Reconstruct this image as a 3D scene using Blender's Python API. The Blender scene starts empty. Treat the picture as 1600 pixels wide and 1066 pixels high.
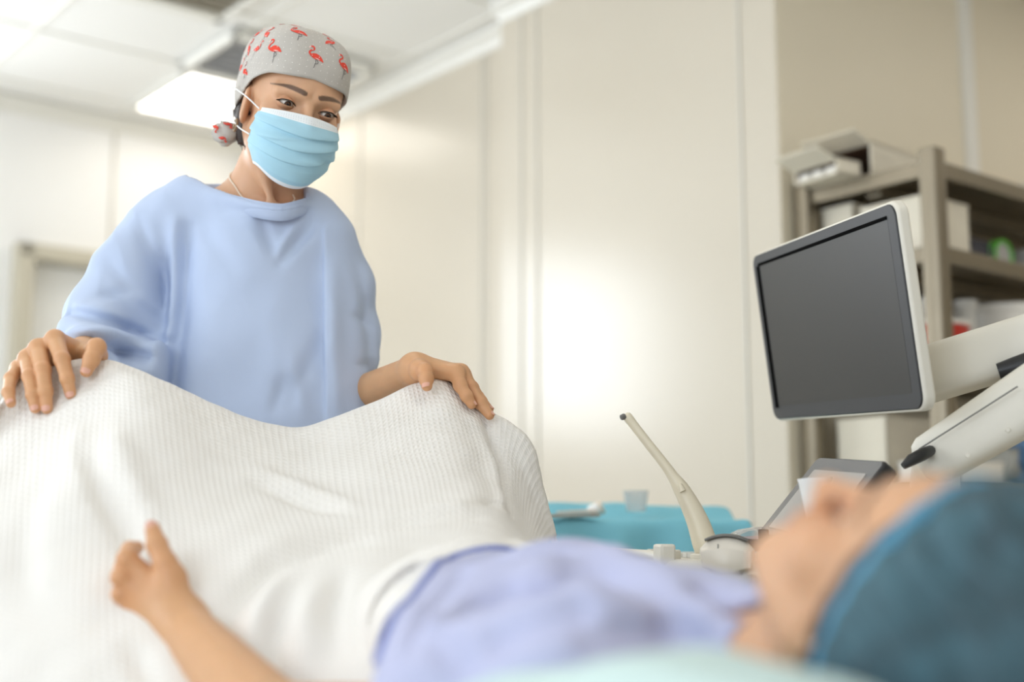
import bpy, bmesh, math, random
import numpy as np
from mathutils import Vector, Matrix
from mathutils.bvhtree import BVHTree

random.seed(7)
SC = bpy.context.scene
COL = SC.collection

# ------------------------------------------------------------------ camera, world, light, exposure
F = 2053.0                       # focal length in pixels of a 1600 px wide frame
PITCH = math.radians(8.44)
ZC = 0.90
cam_d = bpy.data.cameras.new('camera')
cam_d.sensor_width = 36.0
cam_d.lens = F / 1600.0 * 36.0
cam_d.dof.use_dof = True
cam_d.dof.focus_distance = 1.99
cam_d.dof.aperture_fstop = 46.2 / 31.0
cam_d.clip_start = 0.02
cam = bpy.data.objects.new('camera', cam_d)
COL.objects.link(cam)
cam.location = (0, 0, ZC)
cam.rotation_euler = (math.pi / 2 + PITCH, 0, 0)
SC.camera = cam

SC.view_settings.view_transform = 'Standard'
SC.view_settings.look = 'None'
SC.view_settings.gamma = 1.0
SC.view_settings.exposure = -0.88
SC.view_settings.use_curve_mapping = False
SC.cycles.use_denoising = True
SC.cycles.max_bounces = 8
SC.cycles.diffuse_bounces = 5
SC.cycles.sample_clamp_indirect = 8.0

world = bpy.data.worlds.new('world')
SC.world = world
world.use_nodes = True
world.node_tree.nodes['Background'].inputs[0].default_value = (0.75, 0.86, 1.0, 1)
world.node_tree.nodes['Background'].inputs[1].default_value = 2.2

H = 2.70                         # ceiling height
A = np.array([.779, .627, 0.0])  # room axis along the back wall
B = np.array([-.627, .779, 0.0]) # room axis along the right wall and the bed
UP = np.array([0, 0, 1.0])
CORNER = np.array([-1.207, 5.979, 0.0])      # back wall meets right wall
def RM(a, b, z=0.0):             # room coordinates (along A, along B, height) from the far corner
    return CORNER + A * a + B * b + UP * z

def area_light(name, loc, direction, sx, sy, power, color):
    d = bpy.data.lights.new(name, 'AREA')
    d.shape = 'RECTANGLE'; d.size = sx; d.size_y = sy
    d.energy = power; d.color = color
    o = bpy.data.objects.new(name, d)
    COL.objects.link(o)
    o.location = Vector(loc)
    o.rotation_euler = Vector(direction).to_track_quat('-Z', 'Y').to_euler()
    return o
# daylight that falls in through the two windows of the left wall
WINS = [(-2.6, 1.5), (-5.3, 1.7)]            # windows of the left wall: centre along B, width
AL = -4.2                                    # left wall
for bc, w in WINS:
    area_light('window_daylight', RM(AL - .03, bc, 1.62), A, w * .95, 1.25, 55, (0.86, 0.93, 1.0))
BWIN = (-2.35, 1.1)                          # window of the back wall, left of the door: centre along A, width
area_light('window_daylight', RM(BWIN[0], .03, 1.95), -B, BWIN[1] * .95, .95, 75, (0.88, 0.94, 1.0))

# ------------------------------------------------------------------ helpers: geometry from the photograph's rays
_c, _s = math.cos(PITCH), math.sin(PITCH)
def ray(px, py):
    x = (px - 800) / F; y = (533 - py) / F
    return np.array([x, _c - y * _s, _s + y * _c])
def P(px, py, Y):
    r = ray(px, py)
    return r / r[1] * Y + np.array([0, 0, ZC])
def on_plane(px, py, p0, n):
    r = ray(px, py); o = np.array([0, 0, ZC])
    return o + r * (((p0 - o) @ n) / (r @ n))

# ------------------------------------------------------------------ helpers: materials
def lin(c):
    return tuple(((v / 255) / 12.92 if v / 255 <= .04045 else ((v / 255 + .055) / 1.055) ** 2.4) for v in c)
def mat(name, rgb, rough=.5, metal=0, bump=0, bscale=80, var=0, vscale=6, sss=0, trans=0, alpha=1, coat=0, emit=None, attr=None, spec=.5, rvar=0):
    m = bpy.data.materials.new(name)
    m.use_nodes = True
    nt = m.node_tree; b = nt.nodes['Principled BSDF']
    col = lin(rgb) + (1,)
    b.inputs['Base Color'].default_value = col
    b.inputs['Roughness'].default_value = rough
    b.inputs['Metallic'].default_value = metal
    b.inputs['Specular IOR Level'].default_value = spec
    tc = nt.nodes.new('ShaderNodeTexCoord')
    src = None
    if attr:
        at = nt.nodes.new('ShaderNodeAttribute'); at.attribute_name = attr
        src = at.outputs['Color']
    if var:
        n = nt.nodes.new('ShaderNodeTexNoise'); n.inputs['Scale'].default_value = vscale; n.inputs['Detail'].default_value = 4
        nt.links.new(tc.outputs['Object'], n.inputs['Vector'])
        mx = nt.nodes.new('ShaderNodeMix'); mx.data_type = 'RGBA'; mx.blend_type = 'MULTIPLY'
        mr = nt.nodes.new('ShaderNodeMapRange')
        mr.inputs['From Min'].default_value = .3; mr.inputs['From Max'].default_value = .7
        mr.inputs['To Min'].default_value = 1 - var; mr.inputs['To Max'].default_value = 1.0
        nt.links.new(n.outputs['Fac'], mr.inputs['Value'])
        mx.inputs[0].default_value = 1
        if src: nt.links.new(src, mx.inputs[6])
        else: mx.inputs[6].default_value = col
        nt.links.new(mr.outputs['Result'], mx.inputs[7])
        src = mx.outputs[2]
    if src: nt.links.new(src, b.inputs['Base Color'])
    if bump:
        n = nt.nodes.new('ShaderNodeTexNoise'); n.inputs['Scale'].default_value = bscale; n.inputs['Detail'].default_value = 3
        nt.links.new(tc.outputs['Object'], n.inputs['Vector'])
        bp = nt.nodes.new('ShaderNodeBump'); bp.inputs['Strength'].default_value = bump; bp.inputs['Distance'].default_value = .002
        nt.links.new(n.outputs['Fac'], bp.inputs['Height'])
        nt.links.new(bp.outputs['Normal'], b.inputs['Normal'])
    if sss:
        b.inputs['Subsurface Weight'].default_value = sss
        b.inputs['Subsurface Radius'].default_value = (1, .35, .2)
        b.inputs['Subsurface Scale'].default_value = .006
    if trans: b.inputs['Transmission Weight'].default_value = trans
    if alpha < 1: b.inputs['Alpha'].default_value = alpha
    if coat: b.inputs['Coat Weight'].default_value = coat; b.inputs['Coat Roughness'].default_value = .15
    if emit:
        b.inputs['Emission Color'].default_value = (*emit[0], 1)
        b.inputs['Emission Strength'].default_value = emit[1]
    return m

# ------------------------------------------------------------------ helpers: objects
def link(name, me, parent=None, mats=None, smooth=True):
    o = bpy.data.objects.new(name, me)
    COL.objects.link(o)
    for m in (mats if isinstance(mats, (list, tuple)) else [mats]):
        if m: me.materials.append(m)
    if smooth and len(me.polygons):
        me.polygons.foreach_set('use_smooth', [True] * len(me.polygons))
    if parent:
        o.parent = parent
        o.matrix_parent_inverse = parent.matrix_world.inverted()
    return o
def thing(name, label, cat, loc, group=None):
    o = bpy.data.objects.new(name, None)
    o.empty_display_size = .05
    COL.objects.link(o)
    o.location = Vector(loc)
    bpy.context.view_layer.update()
    tag(o, label, cat, group)
    return o
def tag(o, label, cat, group=None):
    o['label'] = label; o['category'] = cat
    if group: o['group'] = group
    return o
def structure(o):
    o['kind'] = 'structure'; return o
def pydata(V, Fc):
    me = bpy.data.meshes.new('m')
    me.from_pydata([tuple(map(float, v)) for v in V], [], [tuple(map(int, f)) for f in Fc])
    me.update()
    return me
class MB:                        # collects shapes of ONE part into one mesh
    def __init__(s): s.v = []; s.f = []; s.mi = []
    def add(s, V, Fc, mi=0):
        n = len(s.v); s.v += [tuple(map(float, v)) for v in V]
        s.f += [tuple(int(i) + n for i in f) for f in Fc]; s.mi += [mi] * len(Fc); return s
    def box(s, c, ax, ay, az, hx, hy, hz, mi=0):
        c, ax, ay, az = [np.asarray(q, float) for q in (c, ax, ay, az)]
        V = [c + ax * hx * i + ay * hy * j + az * hz * k for i in (-1, 1) for j in (-1, 1) for k in (-1, 1)]
        return s.add(V, [(0, 1, 3, 2), (4, 6, 7, 5), (0, 4, 5, 1), (2, 3, 7, 6), (0, 2, 6, 4), (1, 5, 7, 3)], mi)
    def tube(s, pts, rad, n=12, cap=True, mi=0, closed=False, flat=1.0, flatdir=None):
        pts = [np.asarray(p, float) for p in pts]; m = len(pts)
        if not hasattr(rad, '__len__'): rad = [rad] * m
        V = []; ref = None
        for i, p in enumerate(pts):
            if closed: t = pts[(i + 1) % m] - pts[i - 1]
            else: t = pts[min(i + 1, m - 1)] - pts[max(i - 1, 0)]
            t = t / (np.linalg.norm(t) + 1e-12)
            if flatdir is not None: ref = np.asarray(flatdir, float)
            if ref is None: ref = np.array([0, 0, 1.]) if abs(t[2]) < .9 else np.array([1., 0, 0])
            u = ref - t * (ref @ t); u /= np.linalg.norm(u) + 1e-12; ref = u
            w = np.cross(t, u)
            for k in range(n):
                a = 2 * math.pi * k / n
                V.append(p + (u * math.cos(a) * flat + w * math.sin(a)) * rad[i])
        Fc = []
        for i in range(m if closed else m - 1):
            j = (i + 1) % m
            for k in range(n):
                Fc.append((i * n + k, i * n + (k + 1) % n, j * n + (k + 1) % n, j * n + k))
        if cap and not closed:
            Fc.append(tuple(range(n))[::-1]); Fc.append(tuple((m - 1) * n + k for k in range(n)))
        return s.add(V, Fc, mi)
    def lathe(s, o, axis, prof, n=24, mi=0, xdir=None, sx=1.0):   # prof: (radius, height) pairs
        o = np.asarray(o, float); ax = np.array(axis, float); ax /= np.linalg.norm(ax)
        u = np.array([1., 0, 0]) if xdir is None else np.asarray(xdir, float)
        if abs(u @ ax) > .9: u = np.array([0, 1., 0])
        u = u - ax * (u @ ax); u /= np.linalg.norm(u); w = np.cross(ax, u)
        V = [o + ax * h + (u * math.cos(2 * math.pi * k / n) * sx + w * math.sin(2 * math.pi * k / n)) * r for r, h in prof for k in range(n)]
        Fc = [(i * n + k, i * n + (k + 1) % n, (i + 1) * n + (k + 1) % n, (i + 1) * n + k) for i in range(len(prof) - 1) for k in range(n)]
        return s.add(V, Fc, mi)
    def prism(s, poly, o, u, w, t, mi=0):     # polygon in the plane (o; u, w) extruded along t
        o, u, w, t = [np.asarray(q, float) for q in (o, u, w, t)]
        n = len(poly)
        V = [o + u * x + w * y for x, y in poly] + [o + u * x + w * y + t for x, y in poly]
        return s.add(V, [tuple(range(n))[::-1], tuple(range(n, 2 * n))] + [(i, (i + 1) % n, n + (i + 1) % n, n + i) for i in range(n)], mi)
    def build(s, name, m, parent=None, bevel=0, seg=2, smooth=True, sub=0, solid=0):
        me = pydata(s.v, s.f)
        bm = bmesh.new(); bm.from_mesh(me)
        bmesh.ops.recalc_face_normals(bm, faces=bm.faces)
        bm.to_mesh(me); bm.free()
        o = link(name, me, parent, m, smooth)
        if len(s.mi) == len(me.polygons): me.polygons.foreach_set('material_index', s.mi)
        if solid:
            md = o.modifiers.new('solid', 'SOLIDIFY'); md.thickness = solid; md.offset = 0
        if bevel:
            md = o.modifiers.new('bevel', 'BEVEL'); md.width = bevel; md.segments = seg; md.limit_method = 'ANGLE'; md.angle_limit = math.radians(40)
        if sub:
            md = o.modifiers.new('sub', 'SUBSURF'); md.levels = sub; md.render_levels = sub
        if smooth and (bevel or not sub):
            me.set_sharp_from_angle(angle=math.radians(38))
        return o
def rrect(w, h, r, n=5):
    out = []
    for cx, cy, a0 in ((w / 2 - r, h / 2 - r, 0), (-w / 2 + r, h / 2 - r, 90), (-w / 2 + r, -h / 2 + r, 180), (w / 2 - r, -h / 2 + r, 270)):
        for k in range(n + 1):
            a = math.radians(a0 + 90 * k / n); out.append((cx + r * math.cos(a), cy + r * math.sin(a)))
    return out
def catmull(pts, n=8, closed=False):
    pts = [np.asarray(p, float) for p in pts]; m = len(pts); out = []
    for i in range(m if closed else m - 1):
        if closed: p0, p1, p2, p3 = pts[i - 1], pts[i], pts[(i + 1) % m], pts[(i + 2) % m]
        else:
            p1, p2 = pts[i], pts[i + 1]
            p0 = pts[i - 1] if i > 0 else 2 * p1 - p2
            p3 = pts[i + 2] if i + 2 < m else 2 * p2 - p1
        for k in range(n):
            t = k / n
            out.append(.5 * (2 * p1 + (p2 - p0) * t + (2 * p0 - 5 * p1 + 4 * p2 - p3) * t * t + (3 * p1 - p0 - 3 * p2 + p3) * t ** 3))
    if not closed: out.append(pts[-1])
    return out

# ------------------------------------------------------------------ helpers: implicit surfaces -> one continuous mesh
def smin(a, b, k):
    h = np.clip(.5 + .5 * (b - a) / k, 0, 1)
    return b + (a - b) * h - k * h * (1 - h)
def smax(a, b, k): return -smin(-a, -b, k)
def d_sphere(p, c, r): return np.linalg.norm(p - c, axis=1) - r
def d_ell(p, c, r):
    q = p - np.asarray(c); r = np.asarray(r, float)
    k0 = np.linalg.norm(q / r, axis=1); k1 = np.linalg.norm(q / (r * r), axis=1) + 1e-9
    return k0 * (k0 - 1) / k1
def d_cone(p, a, b, ra, rb):
    a = np.asarray(a, float); b = np.asarray(b, float); ab = b - a
    t = np.clip((p - a) @ ab / (ab @ ab + 1e-12), 0, 1)
    return np.linalg.norm(p - a - t[:, None] * ab, axis=1) - (ra + (rb - ra) * t)
def d_chain(p, pts, rad, k=.004):
    d = None
    for i in range(len(pts) - 1):
        e = d_cone(p, pts[i], pts[i + 1], rad[i], rad[i + 1])
        d = e if d is None else smin(d, e, k)
    return d
def sdf_mesh(f, lo, hi, h, project=2):
    lo = np.asarray(lo, float); hi = np.asarray(hi, float)
    n = np.ceil((hi - lo) / h).astype(int) + 1
    cs = 4
    nc = n // cs + 2
    g = np.stack(np.meshgrid(*[lo[i] + np.arange(nc[i]) * h * cs for i in range(3)], indexing='ij'), -1).reshape(-1, 3)
    dc = f(g).reshape(nc)
    idx = [np.clip((np.arange(n[i]) + cs // 2) // cs, 0, nc[i] - 1) for i in range(3)]
    D = dc[np.ix_(*idx)].astype(np.float64)
    act = np.abs(D) < h * cs * 2.2
    ii = np.argwhere(act)
    vals = np.empty(len(ii))
    for s in range(0, len(ii), 400000):
        vals[s:s + 400000] = f(lo + ii[s:s + 400000] * h)
    D[act] = vals
    S = D < 0
    cnt = np.zeros(n - 1, int)
    for dx in (0, 1):
        for dy in (0, 1):
            for dz in (0, 1):
                cnt += S[dx:n[0] - 1 + dx, dy:n[1] - 1 + dy, dz:n[2] - 1 + dz]
    cells = np.argwhere((cnt > 0) & (cnt < 8))
    vid = -np.ones(n - 1, int); vid[tuple(cells.T)] = np.arange(len(cells))
    acc = np.zeros((len(cells), 3)); w = np.zeros(len(cells))
    for ax in range(3):
        o1, o2 = [i for i in range(3) if i != ax]
        for a in (0, 1):
            for b in (0, 1):
                st = np.zeros(3, int); st[o1] = a; st[o2] = b
                en = st.copy(); en[ax] = 1
                d0 = D[tuple((cells + st).T)]; d1 = D[tuple((cells + en).T)]
                m = (d0 < 0) != (d1 < 0)
                t = np.where(m, d0 / np.where(m, d0 - d1, 1), 0)
                pt = cells + st + 0.0; pt[:, ax] += t
                acc[m] += pt[m]; w[m] += 1
    V = lo + acc / w[:, None] * h
    Q = []
    for ax in range(3):
        o1, o2 = [(1, 2), (2, 0), (0, 1)][ax]
        sl0 = [slice(1, n[i] - 1) for i in range(3)]; sl0[ax] = slice(0, n[ax] - 1)
        sl1 = list(sl0); sl1[ax] = slice(1, n[ax])
        s0, s1 = S[tuple(sl0)], S[tuple(sl1)]
        e = np.argwhere(s0 != s1)
        off = np.ones(3, int); off[ax] = 0
        e = e + off
        flip = S[tuple(e.T)]
        def at(d1, d2):
            q = e.copy(); q[:, o1] += d1; q[:, o2] += d2; return vid[tuple(q.T)]
        q = np.stack([at(-1, -1), at(0, -1), at(0, 0), at(-1, 0)], 1)
        q[~flip] = q[~flip][:, ::-1]
        Q.append(q)
    Q = np.concatenate(Q)
    Q = Q[(Q >= 0).all(1)]
    for _ in range(project):
        e = h * .25; d = f(V)
        G = np.stack([(f(V + np.eye(3)[i] * e) - f(V - np.eye(3)[i] * e)) / (2 * e) for i in range(3)], 1)
        gl = np.maximum((G * G).sum(1), .15)
        V = V - np.clip(d / gl, -h * .5, h * .5)[:, None] * G
    return V, Q
def np_mesh(V, Q):
    me = bpy.data.meshes.new('m')
    me.vertices.add(len(V)); me.vertices.foreach_set('co', np.asarray(V, np.float32).ravel())
    Q = np.asarray(Q)
    me.loops.add(Q.size); me.loops.foreach_set('vertex_index', Q.ravel().astype(np.int32))
    me.polygons.add(len(Q)); me.polygons.foreach_set('loop_start', np.arange(0, Q.size, Q.shape[1], dtype=np.int32))
    me.update(calc_edges=True); me.validate()
    return me
def join_np(parts):              # [(V, Q), ...] -> one (V, Q)
    Vs, Qs, n = [], [], 0
    for V, Q in parts:
        Vs.append(np.asarray(V)); Qs.append(np.asarray(Q) + n); n += len(V)
    return np.concatenate(Vs), np.concatenate(Qs)
def set_colors(me, cols):
    a = me.color_attributes.new('tint', 'FLOAT_COLOR', 'POINT')
    c = np.ones((len(me.vertices), 4), np.float32); c[:, :3] = cols
    a.data.foreach_set('color', c.ravel())
def grid_quads(nu, nv, cu=False):
    return np.array([(i * nv + j, ((i + 1) % nu) * nv + j, ((i + 1) % nu) * nv + j + 1, i * nv + j + 1) for i in range(nu if cu else nu - 1) for j in range(nv - 1)])
def noise3(p, seed=0):           # cheap smooth pseudo-noise from summed sines, about -1..1
    rs = np.random.RandomState(seed); out = np.zeros(len(p))
    for k in range(6):
        d = rs.normal(size=3); d /= np.linalg.norm(d)
        out += np.sin(p @ d * (1 + .35 * k) + rs.uniform(0, 6.28))
    return out / 3.0
# ------------------------------------------------------------------ the room
M_panel = mat('white_wall_panel', (212, 203, 187), .24, var=.03, vscale=1.5, spec=.5)
M_paint = mat('cream_wall_paint', (236, 226, 204), .5, var=.03, vscale=2)
M_back = mat('back_wall_panel', (247, 246, 244), .38, var=.02, vscale=1.5)
M_ceil = mat('ceiling_tile', (247, 246, 243), .6, bump=.1, bscale=300)
M_trim = mat('white_trim', (240, 238, 231), .4, var=.02)
M_seam = mat('panel_seam', (208, 203, 192), .5, var=.02)
M_floor = mat('pale_floor', (216, 214, 207), .35, var=.08, vscale=4)
M_doorframe = mat('taupe_door_frame', (203, 196, 178), .5, var=.03)
M_door = mat('white_door', (246, 246, 244), .4, var=.02)
M_glass = mat('window_glass', (255, 255, 255), .02, trans=1.0)

AR, BN = 4.2, -7.4               # right end of the alcove, wall behind the camera
P_END = on_plane(1222, 400, RM(-.13, 0), A)   # corner where the right wall ends and the alcove begins
b3 = float((P_END - CORNER) @ B)
structure(MB().box(RM(0, -3.7, -.05), A, B, UP, 4.4, 4.0, .05).build('floor', M_floor, smooth=False))

# ceiling: tiles in a grid of inlaid bars
structure(MB().box(RM(0, -3.7, H + .06), A, B, UP, 4.4, 4.0, .05).build('ceiling', M_ceil, smooth=False))
g = MB()
for i in range(14):
    g.box(RM(-3.71 + .6 * i, -3.7, H + .007), A, B, UP, .007, 3.75, .004)
for i in range(13):
    g.box(RM(0, -.22 - .6 * i, H + .0075), A, B, UP, 4.15, .007, .004)
structure(g.build('trim_1', M_trim, smooth=False))

# back wall with its door opening
dl = on_plane(22, 383, RM(0, 0), B); da = float((dl - CORNER) @ A)   # frame's left outer edge
dz = 2.09; dw = 1.06
w = MB()
wl, wr = BWIN[0] - BWIN[1] / 2, BWIN[0] + BWIN[1] / 2
w.box(RM((AL + wl) / 2, .05, H / 2), A, B, UP, (wl - AL) / 2, .05, H / 2 + .02)
w.box(RM((wr + da) / 2, .05, H / 2), A, B, UP, (da - wr) / 2, .05, H / 2 + .02)
w.box(RM(BWIN[0], .05, .705), A, B, UP, BWIN[1] / 2, .05, .725)
w.box(RM(BWIN[0], .05, (2.45 + H) / 2), A, B, UP, BWIN[1] / 2, .05, (H - 2.45) / 2 + .02)
w.box(RM((da + dw + .1) / 2, .05, H / 2), A, B, UP, (.1 - da - dw) / 2, .05, H / 2 + .02)
w.box(RM(da + dw / 2, .05, (dz + H) / 2), A, B, UP, dw / 2 + .001, .05, (H - dz) / 2 + .02)
structure(w.build('wall_back', M_back, smooth=False))
s = MB()
for px in (175,):
    q = on_plane(px, 300, RM(0, 0), B); a = float((q - CORNER) @ A)
    s.box(RM(a, -.002, (dz + H) / 2), A, B, UP, .006, .003, (H - dz) / 2)
s.box(RM(-3.2, -.002, H / 2), A, B, UP, .006, .003, H / 2)
structure(s.build('trim_2', M_seam, smooth=False))
fr = MB()
for a in (da + .03, da + dw - .03):
    fr.box(RM(a, -.005, dz / 2), A, B, UP, .035, .07, dz / 2)
fr.box(RM(da + dw / 2, -.005, dz - .03), A, B, UP, dw / 2, .07, .03)
structure(fr.build('trim_3', M_doorframe, bevel=.004, smooth=False))
do = structure(MB().box(RM(da + dw / 2, .055, dz / 2 - .02), A, B, UP, dw / 2 - .06, .02, dz / 2 - .045).build('door_1', M_door, bevel=.003))
hd = MB(); hd.tube([RM(da + dw - .16, .03, 1.02), RM(da + dw - .16, -.03, 1.02), RM(da + dw - .28, -.03, 1.02)], .009)
hd.build('handle', mat('door_handle_steel', (150, 148, 142), .3, 1), do)

# right wall: far panels, then the section that stands forward, then the alcove wall
b_step = float((on_plane(783, 400, RM(-.13, 0), A) - CORNER) @ B)
w = MB().box(RM(.10, b_step / 2, H / 2), A, B, UP, .10, -b_step / 2, H / 2 + .02)
structure(w.build('wall_right', M_panel, smooth=False))
w = MB().box(RM(.03, (b_step + b3) / 2, H / 2), A, B, UP, .16, (b_step - b3) / 2, H / 2 + .02)
structure(w.build('wall_forward', M_panel, smooth=False))
s = MB()
for px, off in ((560, 0), (752, 0), (760, 0), (815, -.13), (840, -.13), (1163, -.13)):
    q = on_plane(px, 400, RM(off, 0), A); b = float((q - CORNER) @ B)
    s.box(RM(off - .001, b, H / 2), A, B, UP, .003, .005, H / 2)
structure(s.build('trim_4', M_seam, smooth=False))
w = MB().box(RM((AR - .128) / 2, b3 + .048, H / 2), A, B, UP, (AR + .128) / 2, .05, H / 2 + .02)
structure(w.build('wall_alcove', M_paint, smooth=False))
q = on_plane(1507, 100, RM(0, b3), B); a = float((q - CORNER) @ A)
structure(MB().box(RM(a, b3 - .008, H / 2), A, B, UP, .028, .010, H / 2).build('trim_5', M_trim, bevel=.002))
# cove mouldings under the ceiling
cv = MB()
prof = [(0, 0), (.055, 0), (.05, -.012), (.02, -.03), (.008, -.058), (0, -.06)]
cv.prism(prof, RM(AL, 0, H + .004), -B, UP, A * (-AL))
cv.prism(prof, RM(0, 0, H + .004), -A, UP, B * b_step)
cv.prism(prof, RM(-.13, b_step, H + .004), -A, UP, B * (b3 - b_step))
cv.prism([(x, y) for x, y in prof], RM(-.13, b_step, H + .004), B, UP, A * .13)
structure(cv.build('trim_6', M_trim, smooth=False))
bb = MB()
bb.box(RM((AL + da) / 2, -.008, .05), A, B, UP, (da - AL) / 2, .01, .05)
bb.box(RM(0 - .008, b_step / 2, .05), A, B, UP, .01, -b_step / 2, .05)
bb.box(RM(-.138, (b_step + b3) / 2, .05), A, B, UP, .01, (b_step - b3) / 2, .05)
structure(bb.build('baseboard_right', M_trim, smooth=False))

# left wall with two windows, the wall behind the camera, the alcove's far end
w = MB(); lo = BN
for bc, ww in sorted(WINS):
    w.box(RM(AL - .08, (lo + bc - ww / 2) / 2, H / 2), A, B, UP, .08, (bc - ww / 2 - lo) / 2, H / 2 + .02)
    w.box(RM(AL - .08, bc, .46), A, B, UP, .08, ww / 2, .48)
    w.box(RM(AL - .08, bc, (2.3 + H) / 2), A, B, UP, .08, ww / 2, (H - 2.3) / 2 + .02)
    lo = bc + ww / 2
w.box(RM(AL - .08, (lo + .1) / 2, H / 2), A, B, UP, .08, (.1 - lo) / 2, H / 2 + .02)
structure(w.build('wall_left', M_back, smooth=False))
for i, (bc, ww) in enumerate(WINS):
    m = MB()
    for sgn in (-1, 1):
        m.box(RM(AL - .05, bc + sgn * (ww / 2 - .03), 1.62), A, B, UP, .03, .03, .68)
        m.box(RM(AL - .05, bc, 1.62 + sgn * .65), A, B, UP, .03, ww / 2, .03)
    m.box(RM(AL - .05, bc, 1.62), A, B, UP, .025, .025, .65)
    wf = structure(m.build('window_%d' % (i + 1), M_trim, bevel=.004))
    MB().box(RM(AL - .06, bc, 1.62), A, B, UP, .003, ww / 2 - .05, .63).build('pane', M_glass, wf, smooth=False)
m = MB()
for sgn in (-1, 1):
    m.box(RM(BWIN[0] + sgn * (BWIN[1] / 2 - .03), .07, 1.94), A, B, UP, .03, .025, .51)
    m.box(RM(BWIN[0], .07, 1.94 + sgn * .48), A, B, UP, BWIN[1] / 2, .025, .03)
wf = structure(m.build('window_3', M_trim, bevel=.004))
MB().box(RM(BWIN[0], .08, 1.94), A, B, UP, BWIN[1] / 2 - .05, .003, .46).build('pane', M_glass, wf, smooth=False)
w = MB().box(RM(0, BN - .05, H / 2), A, B, UP, 4.3, .05, H / 2 + .02)
structure(w.build('wall_rear', M_back, smooth=False))
w = MB().box(RM(AR + .05, (BN + b3) / 2, H / 2), A, B, UP, .05, (b3 - BN) / 2 + .06, H / 2 + .02)
structure(w.build('wall_end', M_paint, smooth=False))

# ceiling lights: lit panels let into the tile grid
M_lit = mat('lit_diffuser', (255, 255, 255), .5, emit=((1.0, .94, .845), 8.0))
def led(a, b, la, lb, label, group='flat ceiling light panels'):
    t = thing('ceiling_light', label, 'ceiling light', RM(a, b, H), group)
    f = MB()
    for sg in (-1, 1):
        f.box(RM(a + sg * (la / 2 - .01), b, H - .004), A, B, UP, .012, lb / 2, .008)
        f.box(RM(a, b + sg * (lb / 2 - .01), H - .004), A, B, UP, la / 2, .012, .008)
    f.build('frame', M_trim, t, smooth=False)
    MB().box(RM(a, b, H - .002), A, B, UP, la / 2 - .02, lb / 2 - .02, .004).build('diffuser', M_lit, t, smooth=False)
led(-.41, -.53, .6, .6, 'square lit ceiling panel behind the standing woman\'s cap')
for a, b in ((-2.81, -1.73), (-1.61, -2.93), (.19, -4.73), (-1.61, -4.73), (1.4, -4.13), (2.6, -4.13), (.19, -6.5), (2.0, -6.5)):  # unseen panels; the far-left and alcove ones added to brighten the walls
    led(a, b, .6, .6, 'square lit ceiling panel out of view, lighting the room')

# air diffusers hanging just under the ceiling
M_duct = mat('grey_vent_face', (205, 205, 207), .5, var=.08, vscale=20)
M_duct2 = mat('taupe_vent_face', (190, 183, 168), .5, var=.05, vscale=20)
def vent(a0, a1, b0, b1, mface, label, drop=.035):
    t = thing('ceiling_vent', label, 'ceiling vent', RM((a0 + a1) / 2, (b0 + b1) / 2, H))
    f = MB(); z = H - drop / 2
    f.box(RM((a0 + a1) / 2, b1 - .03, z), A, B, UP, (a1 - a0) / 2, .03, drop / 2)
    f.box(RM((a0 + a1) / 2, b0 + .02, z), A, B, UP, (a1 - a0) / 2, .02, drop / 2)
    f.box(RM(a0 + .012, (b0 + b1) / 2, z), A, B, UP, .012, (b1 - b0) / 2, drop / 2)
    f.box(RM(a1 - .012, (b0 + b1) / 2, z), A, B, UP, .012, (b1 - b0) / 2, drop / 2)
    f.build('frame', M_trim, t, bevel=.004, smooth=False)
    s = MB().box(RM((a0 + a1) / 2, (b0 + b1) / 2, H - .012), A, B, UP, (a1 - a0) / 2 - .02, (b1 - b0) / 2 - .02, .006)
    for i in range(7):
        b = b0 + .08 + (b1 - b0 - .16) * i / 6
        s.box(RM((a0 + a1) / 2, b, H - .024), A, B * .8 + UP * .6, UP * .8 - B * .6, (a1 - a0) / 2 - .02, .014, .0015)
    s.build('grille', mface, t, smooth=False)
vent(-.77, -.17, -1.30, -.83, M_duct, 'dark grey air vent in a white frame beside the lit ceiling panel')
vent(-1.30, -.86, -1.85, -1.36, M_duct2, 'taupe air vent at the top edge of the photo above the cap')
# ------------------------------------------------------------------ people: shared head and hand builders
SKIN_A = np.array(lin((218, 170, 134)))
SKIN_B = np.array(lin((214, 164, 126)))
BROW = np.array(lin((84, 62, 50))); LIP = np.array(lin((196, 122, 108))); LASH = np.array(lin((40, 28, 24)))

def head_frame(center, fwd, up, roll=0):
    y = np.array(fwd, float); y /= np.linalg.norm(y)
    z = np.array(up, float); z -= y * (z @ y); z /= np.linalg.norm(z)
    x = np.cross(y, z)
    cr, sr = math.cos(roll), math.sin(roll)
    x, z = x * cr + z * sr, z * cr - x * sr
    return np.asarray(center, float), np.stack([x, y, z])       # rows: local axes in the world
def loc(p, fr): return (p - fr[0]) @ fr[1].T
def wld(q, fr): return np.asarray(q, float) @ fr[1] + fr[0]

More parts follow.
